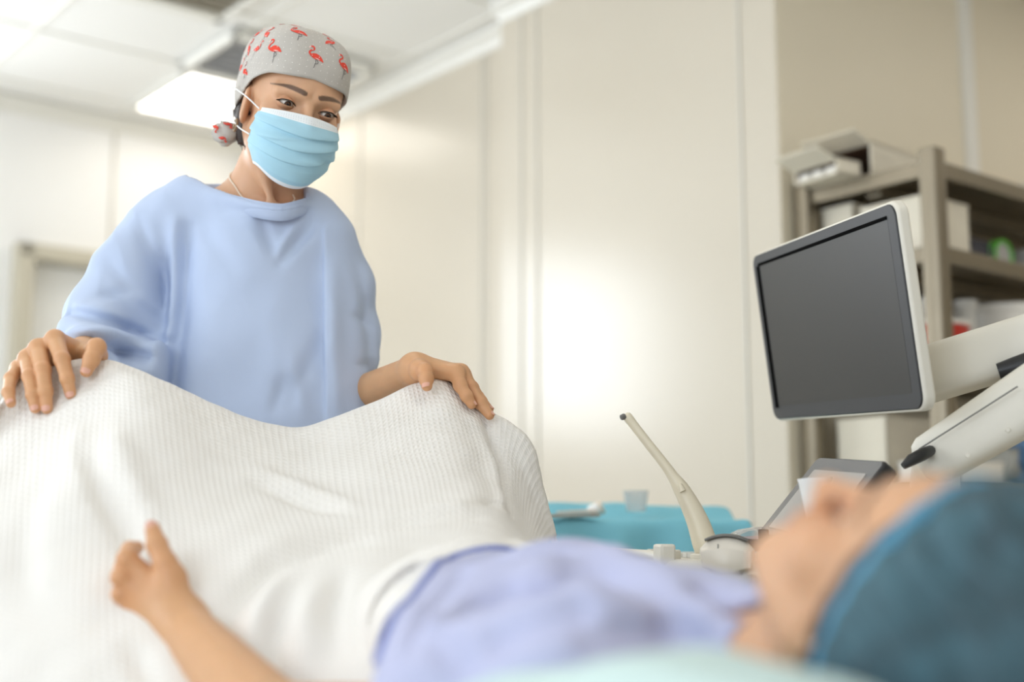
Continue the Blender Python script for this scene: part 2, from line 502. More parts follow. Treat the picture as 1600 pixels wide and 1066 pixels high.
def head_sdf(q):
    m = q.copy(); m[:, 0] = np.abs(m[:, 0])
    d = d_ell(q, (0, -.012, .022), (.0735, .096, .088))
    d = smin(d, d_ell(q, (0, .034, .034), (.058, .057, .05)), .02)
    d = smin(d, d_ell(q, (0, .030, -.038), (.0585, .056, .062)), .025)
    d = smin(d, d_sphere(m, (.043, .053, -.028), .021), .018)
    d = smin(d, d_cone(m, (.046, .004, -.060), (.016, .068, -.097), .018, .016), .022)
    d = smin(d, d_sphere(q, (0, .076, -.098), .018), .014)
    d = smin(d, d_ell(q, (0, .064, -.068), (.034, .030, .030)), .014)
    d = smin(d, d_cone(m, (.012, .0855, .0165), (.046, .070, .0135), .0085, .009), .012)
    d = smax(d, -d_ell(m, (.0345, .100, -.004), (.021, .0195, .0125)), .011)
    d = smin(d, d_cone(q, (0, .087, .004), (0, .104, -.036), .0065, .0095), .010)
    d = smin(d, d_sphere(q, (0, .107, -.042), .0105), .008)
    d = smin(d, d_sphere(m, (.0115, .096, -.044), .0075), .007)
    d = smax(d, -d_sphere(m, (.006, .103, -.053), .0035), .003)
    up = np.minimum(d_cone(m, (0, .0945, -.0635), (.012, .0925, -.0625), .0045, .0045), d_cone(m, (.012, .0925, -.0625), (.025, .080, -.0675), .0045, .0025))
    d = smin(d, up, .005)
    d = smin(d, d_cone(m, (0, .0915, -.0735), (.021, .080, -.0705), .0058, .003), .005)
    d = smax(d, -d_cone(m, (0, .0985, -.0685), (.025, .084, -.0690), .0014, .001), .003)
    # ears
    e = d_ell((m - np.array([.074, -.006, -.021])) @ np.array([[.93, -.37, 0], [.37, .93, 0], [0, 0, 1]]).T, (0, 0, 0), (.007, .018, .030))
    e = smax(e, -d_ell(m, (.083, .000, -.019), (.007, .009, .016)), .004)
    d = smin(d, e, .006)
    return d

def head_tint(q, base, made_up=True):
    n = len(q); c = np.tile(base, (n, 1))
    ax = np.abs(q[:, 0])
    fr = q[:, 1] > .03
    def mix(w, col):
        nonlocal c
        w = np.clip(w, 0, 1)[:, None]; c = c * (1 - w) + col * w
    mix(.30 * np.exp(-((ax - .043) / .020) ** 2 - ((q[:, 2] + .030) / .022) ** 2) * fr, base * np.array([1.0, .72, .66]))
    mix(.35 * np.exp(-((ax) / .012) ** 2 - ((q[:, 2] + .042) / .014) ** 2) * (q[:, 1] > .09), base * np.array([1.0, .74, .68]))
    # eyebrows: an arch thick at the nose, thin at the temple
    t = (ax - .012) / .045
    zc = .0182 + .0060 * np.sin(np.clip(t, 0, 1) * 2.2) - .0035 * np.clip(t, 0, 1)
    hw = np.interp(t, [-.08, .05, .5, 1.05], [.0022, .0042, .0036, .0006])
    w = np.clip((hw - np.abs(q[:, 2] - zc)) / .0016 + .5, 0, 1) * (t > -.06) * (t < 1.05) * fr
    mix(w * .88, BROW)
    w = np.clip(1.2 - ((ax / .026) ** 2 + ((q[:, 2] + .0685) / .0085) ** 2), 0, .35) / .35 * (q[:, 1] > .078)
    mix(w * .8, LIP)
    return c

def eye_parts(sx, open_u, open_l, cx=.0335, cy=.0735, cz=-.003, R=.0142, gaze=(0, 0)):
    """lids (with dark lash margin) as sphere patches; returns lids V,Q,colour-key and eyeball V,Q,key in head coordinates"""
    V, Q, K = [], [], []
    nt, na = 33, 9
    th = np.linspace(-1, 1, nt)
    ctr = np.array([sx * cx, cy, cz])
    def pt(t, el, r):      # t: -1 at the nose, 1 at the temple
        a = math.radians(t * 84); e = math.radians(el)
        return ctr + r * np.array([sx * math.sin(a) * math.cos(e) * 1.04, math.cos(a) * math.cos(e), math.sin(e)])
    for which in (0, 1):
        rows = []
        for t in th:
            ts = max(-1.1, min(1.1, t / .74)); k = max(0., 1 - ts ** 2)
            tilt = 2.5 * ts
            eu = open_u * k ** .62 + tilt - 3 * (ts < 0) * ts * ts
            eln = -open_l * k ** .8 + tilt - 3 * (ts < 0) * ts * ts
            if which == 0: els = np.linspace(eu, 72, na)
            else: els = np.linspace(eln, -72, na)
            col = [pt(t, els[0], R - .0016)]
            for j, el in enumerate(els):
                r = R + (.0005 if j == 0 else .0007 * math.exp(-((el - els[0]) / 12) ** 2))
                if which == 1: r -= .0030 * (j / (na - 1)) ** 1.5
                if which == 0 and 1 <= j: r -= .0016 * math.exp(-((el - els[0] - 24) / 5.0) ** 2)
                col.append(pt(t, el, r))
            rows.append(col)
        n0 = len(V); m = na + 1
        for col in rows: V += col
        K += ([2 if which == 0 else 3, 2 if which == 0 else 3] + [1] * (m - 2)) * nt
        q = grid_quads(nt, m) + n0
        Q += [tuple(r if (which == 0) ^ (sx > 0) else r[::-1]) for r in q]
    # lash fringe on the upper margin
    n0 = len(V)
    for t in np.linspace(-.93, 1.04, 23):
        k = max(0., 1 - min(1, abs(t)) ** 2)
        eu = open_u * k ** .62 + 2.5 * t - 3 * (t < 0) * t * t
        tq = t * .74
        V.append(pt(tq, eu + 1.5, R + .0003)); V.append(pt(tq, eu - 4, R + .0004)); V.append(pt(tq * 1.03, eu - 7 + 3 * max(t, 0), R + .0032 + .0015 * max(t, 0)))
        K += [2, 2, 2]
    q = grid_quads(23, 3) + n0
    Q += [tuple(r) for r in q]
    # eyeball
    EV, EQ, EK = [], [], []
    ga, ge = math.radians(gaze[0]), math.radians(gaze[1])
    g = np.array([math.sin(ga) * math.cos(ge), math.cos(ga) * math.cos(ge), math.sin(ge)])
    u = np.cross(g, [0, 0, 1]); u /= np.linalg.norm(u); w = np.cross(u, g)
    angs = [0, 4, 8, 11.5, 12, 16, 20, 24, 25, 28, 29.5, 33, 40, 55, 75, 100, 130, 160, 179]
    for a in angs:
        a_ = math.radians(a); r = .0122 + .0006 * max(0, 1 - (a / 30) ** 2)
        for k in range(28):
            b = 2 * math.pi * k / 28
            EV.append(ctr + r * (g * math.cos(a_) + (u * math.cos(b) + w * math.sin(b)) * math.sin(a_)))
            EK.append(0 if a < 11.8 else 1 if a < 24.5 else 2 if a < 29 else 3)
    n = len(angs)
    EQ = [(i * 28 + k, (i + 1) * 28 + k, (i + 1) * 28 + (k + 1) % 28, i * 28 + (k + 1) % 28) for i in range(n - 1) for k in range(28)]
    return np.array(V), np.array(Q), np.array(K), np.array(EV), np.array(EQ), np.array(EK)
EYE_COL = np.array([lin(c) for c in ((12, 9, 8), (82, 50, 30), (46, 30, 22), (226, 216, 206))])

def hand_sdf(fingers, wrist, extra=None, palm_r=(.017, .0125), wrist_w=None):
    """fingers: list of (points, radii), the thumb first; palm spans wrist -> knuckles"""
    wrist = np.asarray(wrist, float)
    def f(p):
        pal = None
        kn = [np.asarray(pts[0]) for pts, r in fingers[1:]]
        for i, k in enumerate(kn):
            s = wrist + (0 if wrist_w is None else np.asarray(wrist_w) * (i / (len(kn) - 1.) - .5))
            e = d_cone(p, s, k, palm_r[0], palm_r[1])
            pal = e if pal is None else smin(pal, e, .012)
        pts, r = fingers[0]
        th = d_cone(p, wrist * .75 + np.asarray(pts[0]) * .25, pts[0], .0165, r[0] * 1.15)
        pal = smin(pal, th, .016)
        fg = None
        for pts, r in fingers:
            e = d_chain(p, pts, r, .003)
            for q, rr in zip(pts[1:-1], r[1:-1]):
                e = smin(e, d_sphere(p, np.asarray(q), rr * 1.03), .003)
            fg = e if fg is None else smin(fg, e, .0022)
        d = smin(pal, fg, .008)
        if extra: d = smin(d, extra(p), .015)
        return d
    return f
def nail(tip, prev, dorsal, r):
    tip = np.asarray(tip, float); ax = tip - np.asarray(prev, float); ax /= np.linalg.norm(ax)
    do = np.array(dorsal, float); do -= ax * (do @ ax); do /= np.linalg.norm(do)
    sd = np.cross(ax, do); V = []
    for i in range(8):
        s = -1 + 2 * i / 7
        for j in range(7):
            a = (-1 + 2 * j / 6) * math.radians(48) * (1 - .25 * max(0, -s) ** 3 - .12 * max(0, s) ** 3)
            l = (.10 + s * .62 - .14 * (abs(j - 3) / 3.) ** 2 * np.sign(s)) * r
            rr = r * (1.035 - .10 * max(0, s - .3) ** 2 - .05 * max(0, -s - .6))
            V.append(tip + ax * l + (do * math.cos(a) + sd * math.sin(a)) * rr)
    return np.array(V), grid_quads(8, 7)
# ------------------------------------------------------------------ the standing woman
M_skin = mat('skin', (214, 168, 132), .48, attr='tint', bump=.10, bscale=420, var=.06, vscale=45, sss=.12)
M_eye = mat('eye', (230, 220, 210), .08, attr='tint')
M_nail = mat('fingernail', (222, 168, 146), .28)
M_gown = mat('blue_gown_cloth', (188, 202, 228), .75, bump=.12, bscale=900, var=.04, vscale=7)
M_hair = mat('dark_hair', (52, 38, 32), .5, bump=.5, bscale=260)

NY = 2.02
HC = P(459, 163, NY + .035)
N_fr = head_frame(HC, (math.sin(math.radians(26)), -math.cos(math.radians(26)), -.36), UP, math.radians(8))
def nurse_head(p):
    q = loc(p, N_fr)
    d = head_sdf(q)
    neck_t = wld((0, -.022, -.055), N_fr); neck_b = P(402, 318, 2.155)
    d = smin(d, d_cone(p, neck_t, neck_b, .050, .056), .018)
    # neck tendons and collar bones
    d = smin(d, d_cone(p, wld((.052, -.02, -.06), N_fr), P(425, 318, 2.07), .008, .005), .03)
    sh = d_cone(p, P(300, 342, 2.175), P(490, 352, 2.175), .046, .044)
    sh = smin(sh, d_ell(p, P(400, 378, 2.155), (.13, .055, .08)), .04)
    d = smin(d, sh, .045)
    d = smin(d, d_cone(p, P(335, 312, 2.12), P(412, 330, 2.075), .009, .007), .02)
    d = smin(d, d_cone(p, P(466, 322, 2.10), P(428, 332, 2.075), .009, .007), .02)
    return d
hV, hQ = sdf_mesh(nurse_head, P(400, 350, 2.1) + np.array([-.20, -.17, -.03]), P(460, 40, 2.05) + np.array([.14, .17, .02]), .0016)
hC = head_tint(loc(hV, N_fr), SKIN_A)
# warm shade of thinner skin on the eyelids
q = loc(hV, N_fr)
eyes = []; lidV, lidQ, lidC = [], [], []
for sx in (1, -1):
    V, Q, K, EV, EQ, EK = eye_parts(sx, 18, 16, gaze=(-6, -14))
    c = np.where((K == 2)[:, None], LASH, np.where((K == 3)[:, None], SKIN_A * .68, SKIN_A * np.array([.90, .82, .78])))
    lidV.append(wld(V, N_fr)); lidQ.append(Q); lidC.append(c)
    eyes.append((wld(EV, N_fr), EQ, EYE_COL[EK]))

# hand on the near knee (fingers toward the viewer, draped over the blanket)
def PP(l): return [P(*q) for q in l]
R0 = [.0115, .0100, .0082, .0070]
kneeA = [
    (PP([(150, 556, 1.835), (151, 543, 1.80), (143, 562, 1.785), (135, 580, 1.78)]), [.0135, .0125, .0110, .0085]),
    (PP([(86, 530, 1.822), (97, 562, 1.785), (105, 592, 1.775), (110, 616, 1.775)]), [.0122, .0105, .0092, .0076]),
    (PP([(60, 544, 1.822), (67, 578, 1.782), (71, 612, 1.768), (73, 638, 1.766)]), [.0118, .0106, .0094, .0078]),
    (PP([(43, 560, 1.826), (46, 588, 1.785), (51, 617, 1.768), (55, 638, 1.764)]), [.0112, .0098, .0086, .0072]),
    (PP([(30, 576, 1.838), (17, 592, 1.80), (13, 613, 1.77), (17, 630, 1.758)]), [.0104, .0090, .0080, .0066])]
wrA = P(128, 556, 1.90)
elA = P(168, 505, 2.13)
fA = hand_sdf(kneeA, wrA, lambda p: d_cone(p, wrA, elA, .023, .040))
aV, aQ = sdf_mesh(fA, P(70, 640, 1.76) + np.array([-.12, -.06, -.03]), P(70, 520, 1.85) + np.array([.19, .10, .03]), .0015)
# hand on the far knee
kneeB = [
    (PP([(656, 578, 1.955), (664, 580, 1.935), (666, 592, 1.925), (667, 603, 1.92)]), [.0135, .0115, .0105, .0082]),
    (PP([(713, 583, 1.965), (719, 602, 1.95), (729, 619, 1.945), (737, 632, 1.945)]), [.0118, .0100, .0088, .0072]),
    (PP([(720, 582, 1.985), (734, 606, 1.97), (750, 630, 1.96), (765, 649, 1.955)]), [.0116, .0102, .0090, .0072]),
    (PP([(722, 584, 2.005), (738, 606, 2.00), (752, 627, 1.995), (764, 640, 1.99)]), [.0110, .0094, .0084, .0070]),
    (PP([(722, 588, 2.022), (737, 606, 2.025), (748, 620, 2.025), (757, 632, 2.02)]), [.0104, .0088, .0078, .0066])]
wrB = P(648, 576, 1.99); elB = P(530, 634, 2.23)
fB = hand_sdf(kneeB, wrB, lambda p: d_cone(p, wrB, elB, .0205, .036), palm_r=(.0165, .0125))
bV, bQ = sdf_mesh(fB, P(560, 660, 1.90) + np.array([-.09, -.03, -.03]), P(780, 560, 2.05) + np.array([.02, .20, .03]), .0015)

# the rest of the body, under the clothes
hipL, hipR = P(345, 800, 2.18), P(455, 800, 2.18)
def n_leg(p, hip, sx):
    foot = np.array([hip[0] + sx * .03, hip[1], 0])
    kn = np.array([hip[0] + sx * .02, hip[1] - .01, .47]); an = foot + UP * .09
    d = d_chain(p, [hip, kn, kn * .55 + an * .45 + np.array([0, .02, 0]), an], [.085, .055, .052, .035], .03)
    return smin(d, d_cone(p, an - UP * .04, foot + np.array([0, -.14, .045]), .04, .032), .03)
def n_core(p):
    d = d_chain(p, [P(400, 400, 2.16), P(402, 560, 2.16), P(400, 760, 2.17)], [.10, .088, .105], .05)
    d = smin(d, d_cone(p, P(290, 355, 2.17), P(505, 360, 2.17), .05, .05), .05)
    d = smin(d, d_cone(p, P(275, 362, 2.17), elA, .044, .038), .03)
    d = smin(d, d_cone(p, P(515, 372, 2.17), elB, .042, .036), .03)
    d = smin(d, d_cone(p, elA, wrA * .6 + elA * .4, .038, .028), .02)
    d = smin(d, d_cone(p, elB, wrB * .6 + elB * .4, .034, .026), .02)
    d = smin(d, n_leg(p, hipL, -1), .05); return smin(d, n_leg(p, hipR, 1), .05)
tV, tQ = sdf_mesh(n_core, np.array([-.80, 1.85, -.01]), np.array([.05, 2.40, P(400, 352, 2.17)[2]]), .011)

# ---- gown
g_c = P(405, 480, 2.135)
NECK_PTS = PP([(289, 297, 2.13), (312, 299, 2.10), (352, 309, 2.072), (400, 321, 2.045), (440, 326, 2.04), (470, 319, 2.06), (480, 315, 2.10), (462, 308, 2.18), (395, 296, 2.215), (316, 295, 2.19)])
loop = np.array(catmull(NECK_PTS, 6, True))
lc = loop.mean(0)
u_, s_, vt_ = np.linalg.svd(loop - lc)
ln = vt_[2] * np.sign(vt_[2][2])
le1 = vt_[0]; le2 = np.cross(ln, le1)
ang = np.arctan2((loop - lc) @ le2, (loop - lc) @ le1); rad = np.hypot((loop - lc) @ le1, (loop - lc) @ le2)
o_ = np.argsort(ang); ang, rad = ang[o_], rad[o_]
hgt_l = ((loop - lc) @ ln)[o_]
def neck_hole(p):
    q = p - lc; h = q @ ln; x = q @ le1; y = q @ le2
    an = np.arctan2(y, x); per = np.r_[ang[-1] - 2 * math.pi, ang, ang[0] + 2 * math.pi]
    r = np.interp(an, per, np.r_[rad[-1], rad, rad[0]]); hl = np.interp(an, per, np.r_[hgt_l[-1], hgt_l, hgt_l[0]])
    d = np.hypot(x, y)
    return np.maximum(d - r * .97, -(h - hl * np.clip(d / r, 0, 1)) - .012)
SC_Y = np.array([1, 1.35, 1])
def flat(p): return (p - g_c) * SC_Y + g_c
def fl1(q): return (np.asarray(q) - g_c) * SC_Y + g_c
FOLDS = []   # (x1, z1, x2, z2, amplitude, width, step?) on the cloth seen from the front
def fold(a, b, amp, w, step=0, Y=2.03):
    p, q = P(a[0], a[1], Y), P(b[0], b[1], Y); FOLDS.append((p[0], p[2], q[0], q[2], amp, w, step))
fold((262, 335), (247, 600), -.012, .014); fold((281, 345), (262, 600), .010, .016)
fold((236, 395), (240, 520), .009, .016)
fold((497, 345), (503, 660), .008, .0026, 1)
fold((515, 400), (522, 660), -.005, .012)
fold((482, 335), (432, 408), .007, .010); fold((462, 330), (425, 405), -.004, .008); fold((400, 330), (428, 405), .004, .010)
fold((300, 330), (360, 420), .004, .016); fold((425, 640), (440, 590), .005, .01); fold((470, 640), (455, 560), -.004, .012)
fold((500, 520), (440, 640), .004, .014)
fold((330, 470), (300, 620), -.004, .03); fold((400, 480), (385, 640), .004, .03)
# sleeve creases
fold((112, 492), (252, 528), .012, .012); fold((130, 545), (250, 520), -.008, .012); fold((150, 545), (245, 562), .010, .010)
fold((160, 400), (235, 500), .004, .012); fold((175, 440), (240, 478), -.005, .012); fold((200, 330), (240, 440), .005, .012)
fold((165, 575), (245, 585), -.006, .009); fold((140, 470), (200, 450), .004, .012)
fold((582, 500), (548, 480), .006, .008); fold((590, 548), (555, 560), .006, .007); fold((560, 400), (575, 470), -.004, .01)
shA, shB = P(262, 352, 2.15), P(505, 366, 2.15)
SL_A = [P(262, 352, 2.15), P(208, 430, 2.13), P(172, 498, 2.11), P(152, 528, 2.03), P(142, 545, 1.955)]
SL_B = [P(508, 380, 2.15), P(540, 450, 2.17), P(553, 520, 2.18), P(560, 560, 2.17)]
def gown_raw(p):
    f = flat(p)
    d = d_chain(f, [fl1(P(402, 425, 2.14)), fl1(P(405, 560, 2.14)), fl1(P(408, 1000, 2.15))], [.132, .138, .165], .03)
    d = smin(d, d_cone(f, fl1(P(286, 352, 2.135)), fl1(P(483, 362, 2.135)), .060, .056), .05)
    d = smin(d, d_cone(f, fl1(P(318, 470, 2.13)), fl1(P(312, 700, 2.13)), .060, .065), .03)
    d = smin(d, d_cone(f, fl1(P(510, 450, 2.13)), fl1(P(523, 700, 2.13)), .056, .062), .03)
    yk = d_cone(f, fl1(P(298, 317, 2.13)), fl1(P(475, 342, 2.125)), .042, .038)
    d = smin(d, yk, .05)
    s = d_chain(p, SL_A, [.062, .066, .070, .056, .040], .02)
    s = smin(s, d_chain(p, [P(178, 520, 2.09), P(212, 572, 2.05), P(225, 640, 2.06)], [.05, .048, .03], .02), .02)
    s = smin(s, d_cone(p, P(205, 470, 2.11), P(138, 494, 2.09), .050, .022), .03)
    d = smin(d, s, .018)
    d = smin(d, d_chain(p, [P(232, 440, 2.13), P(236, 530, 2.12), P(244, 640, 2.13)], [.045, .042, .045], .02), .02)
    s = d_chain(p, SL_B, [.056, .048, .040, .034], .018)
    d = smin(d, s, .014)
    front = np.clip((2.16 - p[:, 1]) / .05, 0, 1)
    for x1, z1, x2, z2, amp, w, step in FOLDS:
        ab = np.array([x2 - x1, z2 - z1]); L2 = ab @ ab
        t = ((p[:, 0] - x1) * ab[0] + (p[:, 2] - z1) * ab[1]) / L2
        tc = np.clip(t, 0, 1)
        dx = p[:, 0] - x1 - tc * ab[0]; dz = p[:, 2] - z1 - tc * ab[1]
        sd = (dx * ab[1] - dz * ab[0]) / math.sqrt(L2); ds = np.hypot(dx, dz)
        if step: v = .5 * (np.tanh(sd / w) - 1) * np.exp(-(np.minimum(sd, 0) / .035) ** 2) * np.clip(1 - 2 * np.maximum(ds - np.abs(sd), 0) / .02, 0, 1)
        else: v = np.exp(-(ds / w) ** 2)
        fade = .35 + .65 * np.sin(np.pi * np.clip(t * .9 + .05, 0, 1))
        d = d + 1.7 * amp * v * fade * front
    d = d + .0016 * np.abs(noise3(p * np.array([48, 30, 22]) + 3 * noise3(p * 9, 2)[:, None], 6)) + .0030 * noise3(p * np.array([26, 20, 11]), 3) + .0012 * noise3(p * np.array([50, 40, 30]), 5)
    return d
def gown_f(p):
    d = gown_raw(p)
    near = np.linalg.norm(p - lc, axis=1) < .22
    if near.any():
        q = p[near]; e = np.full(len(q), 9.)
        for i in range(0, len(loop), 2): e = np.minimum(e, d_cone(q, loop[i], loop[(i + 2) % len(loop)], .006, .006))
        d[near] = smin(d[near], e, .034)
    d = smax(d, -neck_hole(p), .004)
    return np.maximum(d, .42 - p[:, 2])
def tuck(V, sel):
    V = V.copy(); e = .002
    for _ in range(3):
        q = V[sel]; d = gown_raw(q); G = np.stack([(gown_raw(q + np.eye(3)[i] * e) - gown_raw(q - np.eye(3)[i] * e)) / (2 * e) for i in range(3)], 1)
        G /= np.linalg.norm(G, axis=1, keepdims=True) + 1e-9
        V[sel] = q - G * np.clip(d + .010, 0, .03)[:, None]
    return V
tV = tuck(tV, (tV[:, 2] > .6) & (np.linalg.norm(tV - wrA, axis=1) > .15) & (np.linalg.norm(tV - wrB, axis=1) > .16))
ql = hV - lc
hV = tuck(hV, (neck_hole(hV) > .003) & (ql @ ln < .012))
nails = []
for pts, r in kneeA[1:]: nails.append(nail(pts[3], pts[2], np.array([0, -1, .35]), r[3]))
nails.append(nail(kneeA[0][0][3], kneeA[0][0][2], np.array([.15, -1, .1]), kneeA[0][1][3]))
nails.append(nail(kneeB[0][0][3], kneeB[0][0][2], np.array([-.3, -1, .2]), kneeB[0][1][3]))
for pts, r in kneeB[1:]: nails.append(nail(pts[3], pts[2], np.array([.75, -.2, .6]), r[3]))
pieces = [(hV, hQ), (aV, aQ), (bV, bQ), (tV, tQ)] + list(zip(lidV, lidQ)) + nails
bodyV, bodyQ = join_np(pieces)
def hand_tint(V, fingers, base):
    c = np.tile(base, (len(V), 1))
    for pts, r in fingers:
        for k, (q, amt) in enumerate(zip(pts, (.25, .35, .25, .45))):
            w = amt * np.exp(-(np.linalg.norm(V - q, axis=1) / (r[k] * 1.5)) ** 2)[:, None]
            c = c * (1 - w) + base * np.array([1.0, .76, .66]) * w
    return c
HANDC = np.array(lin((212, 162, 118)))
cols = np.concatenate([hC, hand_tint(aV, kneeA, HANDC), hand_tint(bV, kneeB, HANDC), np.tile(HANDC, (len(tV), 1))] + lidC + [np.ones((len(n[0]), 3)) for n in nails])
me = np_mesh(bodyV, bodyQ); set_colors(me, cols)
nurse = link('person', me, None, [M_skin, M_nail])
mi = np.zeros(len(bodyQ), np.int32); mi[-sum(len(n[1]) for n in nails):] = 1
me.polygons.foreach_set('material_index', mi)
tag(nurse, 'woman standing in a blue gown, face mask and flamingo-print cap, hands on the blanket', 'person')
for V, Q, c in eyes:
    m = np_mesh(V, Q); set_colors(m, c); link('eye', m, nurse, M_eye)

gV, gQ = sdf_mesh(gown_f, np.array([-.86, 1.82, .40]), np.array([.06, 2.36, P(400, 262, 2.14)[2]]), .0034, project=1)
gown = link('gown', np_mesh(gV, gQ), nurse, M_gown)
MB().tube(loop - ln * .006, .0050, 10, closed=True, flat=2.8, flatdir=ln).build('neckband', M_gown, gown)
# ---- cap with the flamingo print
M_cap = mat('grey_cap_cloth', (196, 190, 182), .8, bump=.2, bscale=700, var=.06, vscale=60)
M_flam = mat('flamingo_red', (232, 74, 56), .8)
M_flam2 = mat('flamingo_pale', (246, 214, 206), .8)
M_leg = mat('flamingo_leg', (96, 92, 94), .8)
M_dot = mat('cap_dot_white', (236, 232, 226), .8)
CAP_C = np.array([.004, -.023, .030])
def cap_edge(az):          # height of the hem around the head (az 0 = forehead, + toward her right ear)
    a = np.abs(az)
    return np.interp(a, np.radians([0, 35, 60, 80, 95, 120, 150, 180]), [.043, .035, .018, -.001, -.014, -.026, -.040, -.046])
def cap_r(dirs):           # distance of the cap surface from CAP_C along unit directions
    n = 2.9
    R = np.array([.0805, .1165, .0925])
    return 1.0 / (np.abs(dirs / R) ** n).sum(1) ** (1 / n)
def cap_pt(az, el):
    d = np.stack([np.sin(az) * np.cos(el), np.cos(az) * np.cos(el), np.sin(el)], -1)
    r = cap_r(d.reshape(-1, 3)).reshape(d.shape[:-1])
    # soft gathers near the ears and at the back
    g = np.exp(-((np.abs(az) - 1.55) / .35) ** 2) * .0016 * np.sin(az * 46 + el * 9) * np.clip(1 - el * 1.4, 0, 1)
    g = g + np.exp(-((np.abs(az) - math.pi) / .8) ** 2) * .003 * np.sin(az * 30) * np.clip(1 - el, 0, 1) + .0012 * np.sin(az * 5 + el * 7) * np.cos(el)
    return CAP_C + d * (r + g)[..., None]
nA, nE = 120, 36
V = []
for i in range(nA):
    az = 2 * math.pi * i / nA - math.pi
    zt = cap_edge(np.array([az]))[0]
    el0 = math.asin(np.clip((zt - CAP_C[2]) / .1, -.75, .9))
    for _ in range(6):
        z = cap_pt(np.array([az]), np.array([el0]))[0, 2]; el0 += (zt - z) / .1 * .7
    col = []
    e0 = cap_pt(np.array([az]), np.array([el0]))[0]
    inn = (e0 - CAP_C); inn /= np.linalg.norm(inn)
    col.append(e0 - inn * .007 + UP * .010); col.append(e0 - inn * .003 + UP * .001)
    for e in np.linspace(el0, math.pi / 2 - .02, nE): col.append(cap_pt(np.array([az]), np.array([e]))[0])
    V += col
V = np.array(V); m_ = nE + 2
Q = np.array([(i * m_ + j, i * m_ + j + 1, ((i + 1) % nA) * m_ + j + 1, ((i + 1) % nA) * m_ + j) for i in range(nA) for j in range(m_ - 1)])
capM = MB(); capM.add(wld(V, N_fr), Q, 0)
capM.add(wld(V[[i * m_ + m_ - 1 for i in range(nA)]], N_fr), [tuple(range(nA))], 0)

def stroke(pts, w):
    pts = np.array(catmull(pts, 4)); w = np.interp(np.linspace(0, 1, len(pts)), np.linspace(0, 1, len(w)), w)
    L, R = [], []
    for i in range(len(pts)):
        t = pts[min(i + 1, len(pts) - 1)] - pts[max(i - 1, 0)]; t /= np.linalg.norm(t) + 1e-9
        nn = np.array([-t[1], t[0]]); L.append(pts[i] + nn * w[i]); R.append(pts[i] - nn * w[i])
    return [np.array([L[i], L[i + 1], R[i + 1], R[i]]) for i in range(len(pts) - 1)]
def flamingo():            # strips in a 1-unit square, facing left
    out = []
    out.append((3, stroke([(.05, -.2), (.06, -.55), (.03, -.95)], [.022, .018, .018])))
    out.append((3, stroke([(.12, -.2), (.26, -.42), (.08, -.55)], [.02, .018, .018])))
    out.append((1, stroke([(-.42, -.02), (-.25, .02), (0, .03), (.3, -.03), (.62, -.22)], [.03, .17, .24, .17, .02])))
    out.append((1, stroke([(-.36, .02), (-.52, .18), (-.44, .38), (-.26, .5), (-.22, .68), (-.36, .78), (-.5, .72)], [.09, .07, .06, .06, .06, .075, .06])))
    out.append((2, stroke([(-.5, .72), (-.58, .62), (-.57, .52)], [.06, .045, .015])))
    out.append((2, stroke([(-.1, -.10), (.15, -.12), (.4, -.16)], [.0, .035, .0])))
    return out
FL = flamingo()
def print_on_cap(az0, el0, size, rot=0, mirror=1, shape=FL):
    c = cap_pt(np.array([az0]), np.array([el0]))[0]
    e = 1e-3
    tx = cap_pt(np.array([az0 - e]), np.array([el0]))[0] - c; tx /= np.linalg.norm(tx)
    ty = cap_pt(np.array([az0]), np.array([el0 + e]))[0] - c; ty -= tx * (ty @ tx); ty /= np.linalg.norm(ty)
    cr, sr = math.cos(rot), math.sin(rot)
    for mi, quads in shape:
        for qd in quads:
            W = []
            for x, y in qd:
                x *= mirror
                p = c + (tx * (x * cr - y * sr) + ty * (x * sr + y * cr)) * size
                d = p - CAP_C; d /= np.linalg.norm(d)
                az = math.atan2(d[0], d[1]); el = math.asin(d[2])
                s = cap_pt(np.array([az]), np.array([el]))[0]
                W.append(s + (s - CAP_C) / np.linalg.norm(s - CAP_C) * (.00045 + .0002 * mi))
            capM.add(wld(np.array(W), N_fr), [(0, 1, 2, 3)], mi)
rr = random.Random(5)
SPOTS = []
for row, (el, n, off) in enumerate(((.0, 11, .1), (.36, 11, .32), (.74, 9, .05), (1.10, 6, .3))):
    for k in range(n):
        az = 2 * math.pi * (k + off * 2) / n - math.pi + rr.uniform(-.08, .08)
        e = el + rr.uniform(-.05, .05)
        if e < math.asin(np.clip((cap_edge(np.array([az]))[0] + .013 - CAP_C[2]) / .1, -.7, .9)): continue
        SPOTS.append((az, e))
for az, e in SPOTS:
    print_on_cap(az, e, rr.uniform(.0200, .0235), rr.uniform(-.45, .45), rr.choice((1, 1, -1)))
DOT = [(4, [np.array([(-1, -1), (1, -1), (1, 1), (-1, 1)])])]
for el in np.arange(-.1, 1.4, .085):
    n = int(66 * math.cos(el)) + 1
    for k in range(n):
        az = 2 * math.pi * (k + (int(el * 100) % 2) * .5) / n - math.pi
        if el < math.asin(np.clip((cap_edge(np.array([az]))[0] + .004 - CAP_C[2]) / .1, -.7, .9)): continue
        if abs(az) > 2.6: continue
        print_on_cap(az, el, .0006, 0.78, 1, DOT)
me = pydata(capM.v, capM.f)
cap = link('surgical_cap', me, nurse, [M_cap, M_flam, M_flam2, M_leg, M_dot])
me.polygons.foreach_set('material_index', capM.mi)
